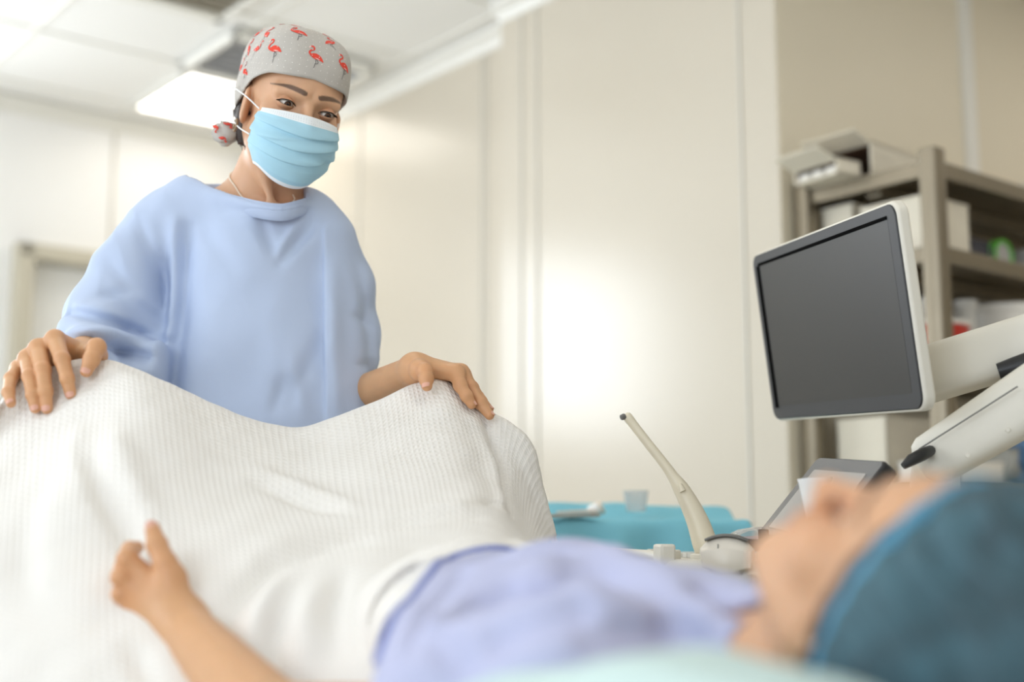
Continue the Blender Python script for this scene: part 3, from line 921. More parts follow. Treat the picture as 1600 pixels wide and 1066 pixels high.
# knotted tail of the cap behind the neck
k0 = P(372, 208, 2.10)
tl = MB()
def tail(pts, w, sgn):
    pts = np.array(catmull([np.array(p) for p in pts], 5)); rows = []
    for i, p in enumerate(pts):
        t = pts[min(i + 1, len(pts) - 1)] - pts[max(i - 1, 0)]; t /= np.linalg.norm(t)
        u = np.cross(t, [0, 1, 0.2]); u /= np.linalg.norm(u)
        wd = np.interp(i / (len(pts) - 1), np.linspace(0, 1, len(w)), w)
        n = np.cross(u, t)
        rows += [p + u * wd * a + n * (.006 * math.cos(a * 1.5) * sgn + .002 * math.sin(a * 5 + i)) for a in np.linspace(-1, 1, 7)]
    tl.add(rows, grid_quads(len(pts), 7), 0)
    return np.array(rows).reshape(len(pts), 7, 3)
g1 = tail([P(374, 204, 2.085), P(358, 205, 2.075), P(345, 206, 2.078), P(336, 204, 2.085)], [.008, .016, .0185, .012], -1)
g2 = tail([P(374, 206, 2.09), P(362, 214, 2.088), P(352, 218, 2.092), P(347, 219, 2.10)], [.007, .010, .012, .009], -1)
tl.lathe(P(374, 205, 2.082), (P(374, 205, 2.082) - P(360, 205, 2.08)), [(0, -.010), (.007, -.008), (.009, 0), (.007, .008), (0, .010)], 14)
def tail_patch(G, i, j, mi):
    c = G[i, j]; tx = G[min(i + 1, len(G) - 1), j] - c; tx /= np.linalg.norm(tx); ty = G[i, min(j + 1, 6)] - c; ty /= np.linalg.norm(ty)
    for m2, quads in FL[2:4]:
        for qd in quads: tl.add([c + (tx * x + ty * y) * .012 - np.array([0, .0035, 0]) for x, y in qd], [(0, 1, 2, 3)], 1)
tail_patch(g1, 12, 2, 1); tail_patch(g1, 8, 5, 1); tail_patch(g1, 5, 1, 1)
tl.build('cap_tie', [M_cap, M_flam], cap, solid=.0012)

# ---- hair that shows under the cap, by the ear
hr = MB()
for k in range(26):
    a = wld((.064 + .006 * rr.random(), -.040 - .040 * rr.random(), -.020 - .01 * rr.random()), N_fr)
    b = wld((.058 + .008 * rr.random(), -.050 - .03 * rr.random(), -.045), N_fr)
    hr.tube(catmull([a, (a + b) / 2 + np.array([-.003, 0, 0]), b], 4), .0042, 6)
hr.lathe(P(381, 212, 2.085), UP, [(0, -.018), (.010, -.014), (.014, 0), (.010, .014), (0, .018)], 14)
hr.lathe(wld((.050, -.045, -.055), N_fr), N_fr[1][2], [(0, -.030), (.016, -.025), (.026, 0), (.026, .025), (0, .03)], 16)
for k in range(9):
    a = wld((.066, -.02 - .006 * k, -.03), N_fr)
    hr.tube(catmull([a, a + np.array([-.004, .004, -.03]), a + np.array([rr.uniform(-.01, .012), .01, rr.uniform(-.07, -.05)])], 5), .0005, 5)
hr.build('hair', M_hair, nurse)

# ---- face mask
M_mask = mat('blue_mask_fabric', (172, 214, 231), .7, bump=.15, bscale=1200, var=.03, vscale=30)
M_maskw = mat('white_mask_edge', (238, 242, 244), .7, bump=.1, bscale=1200)
M_loop = mat('white_ear_loop', (240, 240, 238), .7)
nS, nT = 81, 110
def mask_pt(s, t, off=0.0):
    tt = [0, .1, .22, .45, .62, .8, .92, 1]
    yc = np.interp(t, tt, [.1085, .1165, .1215, .1245, .1225, .1165, .107, .088])
    zc = np.interp(t, tt, [-.010, -.021, -.034, -.059, -.078, -.098, -.114, -.126])
    X = np.interp(t, [0, .15, .5, .8, 1], [.063, .066, .069, .066, .050])
    ys = np.interp(t, [0, .5, .8, 1], [.043, .036, .034, .036])
    zs = np.interp(t, [0, .3, .55, .8, 1], [-.020, -.036, -.058, -.084, -.108])
    zc = zc - .004
    a = s * math.radians(86)
    w = np.cos(a) / 1.0
    x = X * np.sin(a)
    y = ys + (yc - ys) * w ** .85
    k = np.sin(a) ** 2
    z = zc + (zs - zc) * k
    # nose wire bend and pleats
    y = y + .004 * np.exp(-(s / .13) ** 2) * np.exp(-((t - .10) / .14) ** 2)
    for tp, am in ((.29, .0050), (.49, .0056), (.68, .0048)):
        sl = tp + .05 * np.sin(s * 2.2) * (1 if tp > .4 else .4)
        ph = (t - sl)
        off = off + am * np.where(ph < 0, np.exp(-(ph / .10) ** 2), np.exp(-(ph / .012) ** 2)) * (1 - .55 * np.abs(s) ** 2)
    off = off + .0045 * np.exp(-((t - .42 - .28 * (s - .35)) / .035) ** 2) * np.exp(-((s - .45) / .3) ** 2)
    off = off - .0045 * np.exp(-((t - .62 + .30 * (s + .45)) / .05) ** 2) * np.exp(-((s + .5) / .25) ** 2)
    off = off + .0015 * np.sin(s * 9 + t * 14) * np.sin(t * 11 + 1) * .6
    n = np.stack([np.sin(a) * .9, np.cos(a) + .15, -.25 + .0 * a + (t - .3) * -.5], -1); n = n / np.linalg.norm(n, axis=-1, keepdims=True)
    return np.stack([x, y, z], -1) + n * np.asarray(off)[..., None] if np.ndim(off) else np.stack([x, y, z], -1) + n * off
S_, T_ = np.meshgrid(np.linspace(-1, 1, nS), np.linspace(0, 1, nT), indexing='ij')
mk = mask_pt(S_, T_).reshape(-1, 3)
Q = grid_quads(nS, nT)
me = np_mesh(wld(mk, N_fr), Q)
mask = link('face_mask', me, nurse, [M_mask, M_maskw])
tc_ = T_.reshape(-1)[Q].mean(1); sc_ = np.abs(S_.reshape(-1)[Q].mean(1))
me.polygons.foreach_set('material_index', ((tc_ < .115) | (tc_ > .965)).astype(np.int32))
md = mask.modifiers.new('solid', 'SOLIDIFY'); md.thickness = .0012; md.offset = 0
# stitched marks along the white band
st = MB()
for row in (.035, .055, .085):
    for k in range(46):
        s = -.9 + 1.8 * k / 45
        c = mask_pt(np.array(s), np.array(row), .0009); d = mask_pt(np.array(s + .012), np.array(row), .0009); e = mask_pt(np.array(s + .012), np.array(row + .009), .0009); f_ = mask_pt(np.array(s), np.array(row + .009), .0009)
        st.add(wld(np.array([c, d, e, f_]), N_fr), [(0, 1, 2, 3)])
st.build('stitching', mat('mask_stitch', (206, 214, 220), .7), mask)
for sx in (1, -1):
    lp = MB()
    top = mask_pt(np.array(sx * 1.0), np.array(.06), .001); bot = mask_pt(np.array(sx * 1.0), np.array(.62), .001)
    if sx > 0:     # upper string runs over the cap's hem, lower one to behind the ear
        a = [top, np.array([.081, .015, -.010]), np.array([.0915, -.025, -.002]), np.array([.090, -.050, -.002])]
        b = [np.array([.090, -.050, -.002]), np.array([.084, -.048, -.03]), np.array([.083, -.022, -.050]), np.array([.079, .008, -.060]), bot]
    else:
        a = [top, np.array([-.076, .015, -.012]), np.array([-.084, -.018, -.008])]
        b = [np.array([-.084, -.018, -.008]), np.array([-.084, -.022, -.04]), np.array([-.078, .008, -.058]), bot]
    lp.tube([wld(p, N_fr) for p in catmull(a + b[1:], 6)], .0013, 8)
    lp.build('ear_loop', M_loop, mask)

# ---- earring and necklace
M_gold = mat('gold', (212, 170, 110), .25, 1)
er = MB()
c = wld((.081, -.008, -.058), N_fr)
er.tube([c + N_fr[1][1] * .0075 * math.cos(a) + N_fr[1][2] * .0095 * math.sin(a) for a in np.linspace(0, 2 * math.pi, 20, endpoint=False)], .0022, 8, closed=True)
er.build('earring', mat('earring_metal', (150, 128, 104), .3, 1, bump=.5, bscale=400), nurse)
nk = []
for px, py, Y in ((362, 262, 2.15), (358, 278, 2.11), (363, 292, 2.075), (374, 305, 2.055), (392, 318, 2.045), (430, 328, 2.045), (455, 316, 2.06), (462, 300, 2.10)):
    nk.append(P(px, py, Y))
nk = np.array(catmull(nk, 6))
for _ in range(10):
    e = .002; dd = nurse_head(nk) - .0014
    G = np.stack([(nurse_head(nk + np.eye(3)[i] * e) - nurse_head(nk - np.eye(3)[i] * e)) / (2 * e) for i in range(3)], 1)
    nk = nk - .7 * (dd / np.maximum((G * G).sum(1), .3))[:, None] * G
MB().tube(nk, .0012, 8).build('necklace', mat('pale_cord', (240, 226, 206), .5), nurse)
# ------------------------------------------------------------------ where the lying woman and the bed are
BH = np.array([.30, 1.06, 0.0])          # below the lying woman's head
def BD(u, v, z): return BH + B * u + A * v + UP * z      # along the bed toward the feet, across it, height
# ------------------------------------------------------------------ white waffle blanket over her raised knees
M_blanket = bpy.data.materials.new('white_waffle_blanket'); M_blanket.use_nodes = True
nt = M_blanket.node_tree; bs = nt.nodes['Principled BSDF']
bs.inputs['Base Color'].default_value = (*lin((240, 236, 230)), 1); bs.inputs['Roughness'].default_value = .9
uvn = nt.nodes.new('ShaderNodeUVMap'); uvn.uv_map = 'weave'
sp = nt.nodes.new('ShaderNodeSeparateXYZ'); nt.links.new(uvn.outputs['UV'], sp.inputs[0])
def mth(op, a, b=None):
    n = nt.nodes.new('ShaderNodeMath'); n.operation = op
    for i, v in enumerate((a, b)):
        if v is None: continue
        if isinstance(v, (int, float)): n.inputs[i].default_value = v
        else: nt.links.new(v, n.inputs[i])
    return n.outputs[0]
wx = mth('SINE', mth('MULTIPLY', sp.outputs[0], 2 * math.pi / .0088)); wy = mth('SINE', mth('MULTIPLY', sp.outputs[1], 2 * math.pi / .0088))
hgt = mth('MAXIMUM', wx, wy)
bp = nt.nodes.new('ShaderNodeBump'); bp.inputs['Strength'].default_value = .40; bp.inputs['Distance'].default_value = .0016
nt.links.new(hgt, bp.inputs['Height']); nt.links.new(bp.outputs['Normal'], bs.inputs['Normal'])

PHI = math.radians(16)
pf = UP * math.cos(PHI) + B * math.sin(PHI); pu = -B * math.cos(PHI) + UP * math.sin(PHI)
PHC = P(1424, 966, .945)
P_fr = head_frame(PHC, pf, pu, math.radians(0))
def pgown_base(p):
    d = d_chain(p, [BD(.20, -.03, .772), BD(.36, -.02, .776), BD(.55, 0, .772), BD(.72, 0, .77)], [.092, .103, .100, .09], .05)
    d = smin(d, d_cone(p, BD(.17, -.19, .78), BD(.17, .13, .775), .060, .060), .05)
    d = smin(d, d_cone(p, BD(.36, -.10, .787), BD(.36, .07, .787), .088, .088), .05)
    d = smin(d, d_cone(p, BD(.55, -.05, .775), BD(.55, .06, .775), .085, .085), .05)
    d = smin(d, d_cone(p, BD(.015, -.07, .785), BD(.18, -.03, .78), .060, .078), .05)
    d = smin(d, d_chain(p, [BD(.18, -.19, .785), BD(.27, -.228, .775), BD(.315, -.24, .745)], [.066, .056, .05], .03), .045)
    d = smin(d, d_chain(p, [BD(.18, .14, .78), BD(.45, .235, .77)], [.064, .056], .03), .04)
    d = smin(d, d_chain(p, [BD(.46, -.10, .80), BD(.35, -.19, .775), BD(.33, -.21, .69)], [.07, .058, .055], .03), .04)
    d = d + .003 * noise3(p * np.array([22, 16, 20]), 21)
    d = np.maximum(d, -d_cone(p, wld((0, -.022, -.05), P_fr), BD(.06, -.06, .79), .056, .058))
    return d
def hem_u(v): return .505 - .85 * np.maximum(0, -.06 - v)
CTRL = [
 # behind the silhouette, hanging toward the standing woman
 [(-110, 860, 1.74), (-20, 790, 1.80), (55, 720, 1.88), (140, 700, 1.93), (225, 700, 1.93), (330, 730, 1.94), (455, 760, 1.96), (560, 740, 2.01), (640, 710, 2.06), (690, 700, 2.09), (755, 730, 2.09), (825, 760, 2.08), (855, 820, 2.06), (872, 870, 2.04)],
 [(-112, 765, 1.71), (-22, 674, 1.80), (40, 604, 1.85), (140, 576, 1.87), (222, 592, 1.88), (330, 640, 1.90), (455, 680, 1.93), (560, 650, 1.97), (640, 614, 2.02), (690, 600, 2.04), (757, 645, 2.04), (826, 694, 2.03), (851, 770, 2.02), (869, 842, 2.00)],
 [(-110, 750, 1.665), (-20, 656, 1.76), (40, 590, 1.815), (140, 567, 1.815), (215, 584, 1.80), (330, 633, 1.84), (455, 672, 1.88), (560, 640, 1.92), (640, 604, 1.965), (690, 592, 1.975), (755, 636, 1.98), (824, 686, 1.985), (850, 765, 1.98), (868, 838, 1.965)],
 [(-122, 795, 1.62), (-32, 706, 1.735), (40, 640, 1.785), (138, 602, 1.788), (218, 614, 1.755), (336, 660, 1.79), (458, 694, 1.83), (566, 668, 1.87), (646, 634, 1.92), (704, 630, 1.935), (760, 664, 1.955), (815, 702, 1.965), (842, 774, 1.96), (862, 842, 1.945)],
 [(-130, 850, 1.59), (-40, 775, 1.635), (40, 705, 1.705), (134, 660, 1.725), (222, 660, 1.71), (342, 700, 1.745), (462, 726, 1.78), (572, 706, 1.82), (652, 682, 1.86), (718, 680, 1.885), (768, 702, 1.925), (806, 732, 1.945), (836, 790, 1.94), (858, 846, 1.92)],
 [(-138, 935, 1.53), (-50, 880, 1.54), (30, 815, 1.575), (124, 755, 1.605), (230, 742, 1.64), (350, 764, 1.67), (470, 780, 1.69), (582, 770, 1.72), (672, 754, 1.755), (737, 750, 1.79), (783, 765, 1.845), (808, 785, 1.885), (830, 815, 1.885), (853, 850, 1.87)],
 [(-142, 1020, 1.47), (-55, 985, 1.475), (25, 930, 1.495), (118, 868, 1.525), (238, 838, 1.555), (370, 838, 1.565), (490, 838, 1.58), (592, 832, 1.60), (682, 818, 1.63), (748, 806, 1.67), (790, 806, 1.73), (810, 818, 1.79), (826, 835, 1.80), (848, 858, 1.80)],
 [(-146, 1100, 1.42), (-58, 1075, 1.42), (20, 1025, 1.43), (114, 968, 1.455), (240, 928, 1.48), (380, 914, 1.482), (500, 896, 1.49), (598, 878, 1.51), (678, 858, 1.545), (738, 842, 1.585), (786, 832, 1.64), (812, 836, 1.69), (828, 846, 1.71), (848, 862, 1.73)],
 [(-150, 1190, 1.37), (-60, 1170, 1.37), (20, 1120, 1.38), (114, 1064, 1.395), (250, 1020, 1.415), (392, 996, 1.42), (510, 970, 1.425), (598, 940, 1.435), (664, 902, 1.465), (722, 872, 1.505), (772, 852, 1.56), (806, 845, 1.61), (826, 850, 1.64), (848, 862, 1.67)],
 [(-150, 1280, 1.33), (-60, 1260, 1.33), (20, 1215, 1.335), (114, 1160, 1.345), (255, 1115, 1.36), (398, 1085, 1.365), (510, 1060, 1.365), (600, 1014, 1.365), (668, 952, 1.395), (730, 905, 1.43), (790, 872, 1.475), (834, 856, 1.525), (858, 852, 1.57), (848, 860, 1.63)],
 [(-150, 1370, 1.29), (-60, 1350, 1.29), (20, 1310, 1.295), (114, 1260, 1.30), (255, 1215, 1.31), (398, 1190, 1.31), (510, 1150, 1.30), (600, 1090, 1.31), (680, 995, 1.345), (750, 930, 1.385), (815, 888, 1.43), (860, 868, 1.485), (884, 860, 1.53), (890, 864, 1.59)],
]
cp = np.array([[P(*q) for q in row] for row in CTRL])
def cr_interp(C, n):       # Catmull-Rom along axis 0
    m = len(C); ext = np.concatenate([2 * C[:1] - C[1:2], C, 2 * C[-1:] - C[-2:-1]])
    t = np.linspace(0, m - 1, n); i = np.minimum(t.astype(int), m - 2); f = (t - i).reshape((-1,) + (1,) * (C.ndim - 1))
    p0, p1, p2, p3 = ext[i], ext[i + 1], ext[i + 2], ext[i + 3]
    return .5 * (2 * p1 + (p2 - p0) * f + (2 * p0 - 5 * p1 + 4 * p2 - p3) * f ** 2 + (3 * p1 - p0 - 3 * p2 + p3) * f ** 3)
NR, NCOL = 150, 200
BG = cr_interp(cp, NR)
BG = np.swapaxes(cr_interp(np.swapaxes(BG, 0, 1), NCOL), 0, 1)
def nrm(BG):
    n = np.cross(np.gradient(BG, axis=1), np.gradient(BG, axis=0)); n /= np.linalg.norm(n, axis=2, keepdims=True) + 1e-12
    return n
BN_ = nrm(BG)
tocam = np.array([0, 0, ZC]) - BG
if (BN_ * tocam).sum(2)[NR // 2].mean() < 0: BN_ = -BN_
# creases of the cloth: (polyline on the surface, depth, width)
cx, sx_ = math.cos(PITCH), math.sin(PITCH)
CR = [
 ([(120, 690, 1.67), (150, 745, 1.62), (185, 810, 1.57), (215, 870, 1.52)], .012, .013),
 ([(165, 650, 1.69), (200, 740, 1.64), (245, 830, 1.57)], -.009, .018),
 ([(95, 640, 1.70), (120, 700, 1.67), (140, 770, 1.61)], -.006, .014),
 ([(110, 615, 1.72), (102, 680, 1.68)], .004, .010),
 ([(390, 735, 1.75), (470, 765, 1.72), (545, 790, 1.69)], -.008, .012),
 ([(395, 755, 1.72), (480, 782, 1.69), (540, 800, 1.67)], .009, .010),
 ([(330, 705, 1.74), (430, 735, 1.76), (560, 750, 1.75)], .003, .016),
 ([(760, 660, 1.96), (785, 730, 1.92), (800, 800, 1.80)], .008, .008),
 ([(742, 660, 1.94), (768, 735, 1.88), (786, 800, 1.75)], -.006, .010),
 ([(735, 793, 1.70), (775, 790, 1.76), (800, 806, 1.78)], .008, .007),
 ([(600, 806, 1.64), (700, 796, 1.68), (770, 806, 1.72)], -.006, .012),
 ([(420, 870, 1.53), (520, 835, 1.58), (640, 812, 1.64), (740, 812, 1.67)], .008, .014),
 ([(330, 1010, 1.43), (375, 935, 1.47), (440, 880, 1.52), (560, 845, 1.57)], .010, .014),
 ([(380, 1030, 1.40), (410, 960, 1.44), (450, 900, 1.50)], -.010, .016),
 ([(430, 1050, 1.38), (430, 980, 1.43), (450, 920, 1.48)], .008, .012),
 ([(525, 1010, 1.40), (520, 950, 1.44), (540, 900, 1.48)], .007, .011),
 ([(480, 1040, 1.39), (478, 970, 1.43), (500, 910, 1.48)], -.007, .014),
 ([(575, 970, 1.41), (590, 920, 1.45), (650, 870, 1.53)], .005, .010),
 ([(200, 1010, 1.42), (235, 1066, 1.38)], .006, .012),
 ([(60, 760, 1.62), (40, 860, 1.55), (60, 960, 1.47)], .005, .02),
]
for pts, amp, w in CR:
    L = np.array(catmull([P(*q) for q in pts], 10))
    flat_ = BG.reshape(-1, 3); dmin = np.full(len(flat_), 9.); ti = np.zeros(len(flat_))
    for k, q in enumerate(L):
        d = np.linalg.norm((flat_ - q) * np.array([1, .45, 1]), axis=1); b = d < dmin
        dmin[b] = d[b]; ti[b] = k / (len(L) - 1)
    g = 1.4 * amp * np.exp(-(dmin / w) ** 2) * (.35 + .65 * np.sin(np.pi * np.clip(ti, 0, 1)))
    BG = BG - BN_ * g.reshape(NR, NCOL, 1)
BG = BG + BN_ * (.0016 * noise3(BG.reshape(-1, 3) * np.array([24, 18, 30]), 31) + .0009 * noise3(BG.reshape(-1, 3) * 70, 33)).reshape(NR, NCOL, 1)

# the cloth lies on the belly and its end is tucked beneath the lilac gown's hem
Gf = BG.reshape(-1, 3).copy()
uu = (Gf - BH) @ B; vv = (Gf - BH) @ A
for _ in range(3):
    e = .002; dd = pgown_base(Gf)
    gg = np.stack([(pgown_base(Gf + np.eye(3)[i] * e) - pgown_base(Gf - np.eye(3)[i] * e)) / (2 * e) for i in range(3)], 1)
    gg /= np.linalg.norm(gg, axis=1, keepdims=True) + 1e-9
    over = np.clip((uu - hem_u(vv)) / .030 + .5, 0, 1)
    want = np.where(dd < .007, .007, dd) * over + np.minimum(dd, -.007) * (1 - over)
    sel = (uu < .80) & (dd < .10)
    Gf[sel] += gg[sel] * np.clip(want - dd, -.06, .06)[sel, None]
BG = Gf.reshape(NR, NCOL, 3)
BL_BVH = BVHTree.FromPolygons([tuple(v) for v in BG.reshape(-1, 3).tolist()], [tuple(q) for q in grid_quads(NR, NCOL).tolist()])
def under_blanket(V, gap=.014):      # limbs stay beneath the cloth that lies on them
    V = V.copy(); Nf = BN_.reshape(-1, 3); Gf = BG.reshape(-1, 3)
    qs = grid_quads(NR, NCOL)
    for i, v in enumerate(V):
        if (v - BH) @ B < .68: continue
        l, n, k, dist = BL_BVH.find_nearest(Vector(v), .16)
        if l is None: continue
        nn = Nf[qs[k][0]]; h = (v - np.array(l)) @ nn
        if h > -gap and h > -dist * 1.01: V[i] = v - nn * (h + gap)
    return V
# ------------------------------------------------------------------ bed
M_vinyl = mat('bed_vinyl', (206, 210, 208), .4, var=.03)
M_bedframe = mat('bed_enamel', (232, 232, 228), .35)
M_steel = mat('brushed_steel', (176, 170, 160), .32, 1, var=.1, vscale=30)
bed = thing('examination_bed', 'white examination bed under the lying woman', 'bed', BD(.35, 0, 0))
MB().box(BD(.30, .02, .672), B, A, UP, .68, .275, .040).build('mattress', M_vinyl, bed, bevel=.02, seg=3)
MB().box(BD(.30, 0, .607), B, A, UP, .66, .28, .025).build('frame', M_bedframe, bed, bevel=.006)
MB().box(BD(.30, 0, .34), B, A, UP, .20, .16, .24).build('column', M_bedframe, bed, bevel=.02)
MB().box(BD(.30, 0, .055), B, A, UP, .52, .24, .045).build('base', M_bedframe, bed, bevel=.02)
for sv in (-1, 1):
    m = MB()
    m.tube(catmull([BD(.93, sv * .27, .64), BD(1.06, sv * .31, .66), BD(1.12, sv * .33, .74), BD(1.13, sv * .33, .80)], 6), .014)
    m.build('stirrup_arm', M_steel, bed)
    cup = MB()
    SG = [BD(1.13 + .05 * math.sin(a) , sv * .33 + .055 * x, .80 + .055 * (1 - math.cos(a))) for x in np.linspace(-1, 1, 7) for a in np.linspace(-.9, .9, 9)]
    cup.add(SG, grid_quads(7, 9)); cup.build('stirrup_cup', M_vinyl, bed, solid=.012)

# ------------------------------------------------------------------ pillow and the pale sheet on the near edge
M_aqua = mat('pale_aqua_sheet', (200, 220, 216), .8, bump=.2, bscale=60, var=.03)
M_teal = mat('teal_pillow_cover', (104, 160, 172), .8, bump=.2, bscale=50, var=.08, vscale=9)
def pillow_f(p):
    q = p - BD(-.08, .0, .745)
    l = np.stack([q @ B, q @ A, q[:, 2]], 1)
    d = np.linalg.norm(np.maximum(np.abs(l) - np.array([.21, .24, .004]), 0), axis=1) - .034
    return d + .004 * noise3(p * 18, 8) + .018 * np.exp(-((l[:, 0] + .0) / .12) ** 2 - (l[:, 1] / .12) ** 2)
V, Q = sdf_mesh(pillow_f, BD(-.08, 0, .745) - np.array([.42, .42, .07]), BD(-.08, 0, .745) + np.array([.42, .42, .08]), .009)
pil = link('pillow', np_mesh(V, Q), None, M_teal)
tag(pil, 'teal pillow under the lying woman\'s blue hair net', 'pillow')
# sheet: rolled edge along the near side of the bed
def sheet_f(p):
    q = p - BD(0, 0, 0); u, v, z = q @ B, q @ A, q[:, 2]
    top = .783 + .045 * np.exp(-((u + .06) / .17) ** 2)
    d1 = np.hypot(np.maximum(np.abs(v + .29) - .030, 0), z - top + .03) - .03
    d2 = np.maximum(np.abs(v + .325) - .012, np.maximum(z - top + .03, .50 - z))
    d = smin(d1, d2, .02)
    d = smax(d, np.abs(u + .13) - .33, .03)
    return d + .004 * noise3(np.stack([u * 22, v * 10, z * 6], 1), 4)
V, Q = sdf_mesh(sheet_f, BD(-.1, -.29, .66) - np.array([.52, .56, .18]), BD(-.1, -.29, .66) + np.array([.52, .56, .22]), .009)
sh = link('bed_sheet', np_mesh(V, Q), None, M_aqua)
tag(sh, 'pale aqua sheet bunched along the near edge of the bed', 'sheet')

# ------------------------------------------------------------------ the lying woman
def p_head(p):
    q = loc(p, P_fr); d = head_sdf(q)
    return smin(d, d_cone(p, wld((0, -.022, -.055), P_fr), BD(.14, -.05, .775), .052, .056), .02)
hV, hQ = sdf_mesh(p_head, PHC - np.array([.19, .17, .15]), PHC + np.array([.16, .20, .16]), .0028)
hC = head_tint(loc(hV, P_fr), SKIN_B)
plV, plQ, plC, peyes = [], [], [], []
for sx in (1, -1):
    V, Q, K, EV, EQ, EK = eye_parts(sx, -12, 13, gaze=(0, -10))
    plV.append(wld(V, P_fr)); plQ.append(Q)
    plC.append(np.where((K == 2)[:, None], LASH, np.where((K == 3)[:, None], SKIN_B * .62, SKIN_B * np.array([.80, .62, .56]))))
    ec = EV.mean(0); EV = ec + (EV - ec) * .82
    peyes.append((wld(EV, P_fr), EQ, EYE_COL[EK]))
# her left hand holding the blanket, thumb up
HY = 1.475
phand = [
    (PP([(268, 905, HY - .012), (258, 880, HY - .012), (245, 851, HY - .005), (238, 826, HY + .004)]), [.0145, .0125, .0112, .0085]),
    (PP([(232, 908, HY - .002), (199, 874, HY - .005), (203, 860, HY + .022), (214, 856, HY + .04)]), [.0135, .0115, .0095, .0078]),
    (PP([(220, 930, HY - .002), (190, 902, HY - .008), (192, 888, HY + .02), (205, 884, HY + .042)]), [.0132, .0112, .0095, .0078]),
    (PP([(217, 950, HY + .004), (190, 928, HY - .004), (193, 915, HY + .025), (206, 910, HY + .045)]), [.0125, .0105, .0090, .0074]),
    (PP([(222, 968, HY + .014), (199, 953, HY + .004), (202, 941, HY + .028), (214, 938, HY + .045)]), [.0115, .0098, .0084, .0068])]
pwr = P(286, 976, HY - .02); pel = P(420, 1130, 1.27)
fH = hand_sdf(phand, pwr, lambda p: d_cone(p, pwr, pel, .0265, .042), palm_r=(.021, .0145))
paV, paQ = sdf_mesh(fH, P(600, 1190, 1.22) + np.array([-.48, -.06, -.06]), P(310, 815, HY + .05) + np.array([.30, .04, .02]), .0018)
def p_core(p):
    hip = [BD(.86, -.08, .79), BD(.86, .08, .79)]
    d = d_chain(p, [BD(.22, -.03, .77), BD(.55, 0, .77), BD(.84, 0, .775)], [.07, .070, .072], .05)
    d = smin(d, d_cone(p, BD(.17, -.17, .775), BD(.17, .11, .775), .030, .030), .05)
    for sv, h, kn in ((-1, hip[0], P(160, 640, 1.87)), (1, hip[1], P(685, 660, 2.04))):
        an = BD(1.12, sv * .31, .83)
        d = smin(d, d_chain(p, [h, kn, an], [.062, .045, .03], .03), .03)
        d = smin(d, d_cone(p, an, an + B * .05 + UP * .14, .03, .024), .02)
    d = smin(d, d_chain(p, [BD(.18, -.18, .785), BD(.30, -.235, .742), pel, pel * .6 + pwr * .4], [.030, .033, .036, .034], .02), .03)
    return smin(d, d_chain(p, [BD(.18, .13, .775), BD(.45, .20, .75), BD(.66, .16, .745), BD(.74, .14, .745)], [.045, .036, .026, .022], .02), .03)
tV, tQ = sdf_mesh(p_core, np.array([-.75, .95, .66]), np.array([.62, 2.35, 1.22]), .010)
pn = [nail(phand[0][0][3], phand[0][0][2], np.array([.1, -1, .2]), phand[0][1][3])]
tV = under_blanket(tV)
pieces = [(hV, hQ), (paV, paQ), (tV, tQ)] + list(zip(plV, plQ)) + pn
HB = np.array(lin((212, 162, 118)))
cols = np.concatenate([hC, hand_tint(paV, phand, HB), np.tile(HB, (len(tV), 1))] + plC + [np.ones((len(n[0]), 3)) for n in pn])
bodyV, bodyQ = join_np(pieces)
me = np_mesh(bodyV, bodyQ); set_colors(me, cols)
patient = link('person', me, None, [M_skin, M_nail])
mi = np.zeros(len(bodyQ), np.int32); mi[-sum(len(n[1]) for n in pn):] = 1
me.polygons.foreach_set('material_index', mi)
tag(patient, 'woman lying on her back in a blue hair net and lilac gown, hand on blanket', 'person')
for V, Q, c in peyes:
    m = np_mesh(V, Q); set_colors(m, c); link('eye', m, patient, M_eye)

# hair net: a puffed cap with a tight elastic edge; dark hair shows through the thin fabric
M_net = bpy.data.materials.new('blue_hair_net'); M_net.use_nodes = True
nt = M_net.node_tree; bs = nt.nodes['Principled BSDF']; bs.inputs['Roughness'].default_value = .7
tc = nt.nodes.new('ShaderNodeTexCoord'); n1 = nt.nodes.new('ShaderNodeTexNoise'); n1.inputs['Scale'].default_value = 16; n1.inputs['Detail'].default_value = 5
n1.inputs['Distortion'].default_value = .8
cr = nt.nodes.new('ShaderNodeValToRGB')
cr.color_ramp.elements[0].position = .34; cr.color_ramp.elements[0].color = (*lin((44, 60, 66)), 1)
cr.color_ramp.elements[1].position = .72; cr.color_ramp.elements[1].color = (*lin((72, 108, 120)), 1)
nt.links.new(tc.outputs['Object'], n1.inputs['Vector']); nt.links.new(n1.outputs['Fac'], cr.inputs['Fac']); nt.links.new(cr.outputs['Color'], bs.inputs['Base Color'])
M_elastic = mat('blue_net_elastic', (92, 158, 190), .7, bump=.3, bscale=300)
NC = np.array([0, -.040, .040])
NN = np.array([0, .78, -.625]); NN /= np.linalg.norm(NN)       # the hem lies in a tilted plane around the face
def net_f(p):
    q = loc(p, P_fr)
    d = d_ell(q, NC, (.098, .125, .122))
    az = np.arctan2(q[:, 0], q[:, 2] - .03)
    pl = (q - np.array([0, .024, .018])) @ NN
    d = d + .004 * np.sin(az * 21 + 3 * np.sin(q[:, 1] * 40)) * np.clip(1 - np.abs(pl + .05) / .09, 0, 1) + .004 * noise3(q * 42, 11)
    d = smax(d, pl, .012)
    return smin(d, smax(d_ell(q, NC, (.088, .108, .105)), pl - .004, .004), .008)
nV, nQ = sdf_mesh(net_f, PHC - np.array([.20, .24, .21]), PHC + np.array([.24, .20, .22]), .005)
net = link('hair_net', np_mesh(nV, nQ), patient, M_net)
el = []
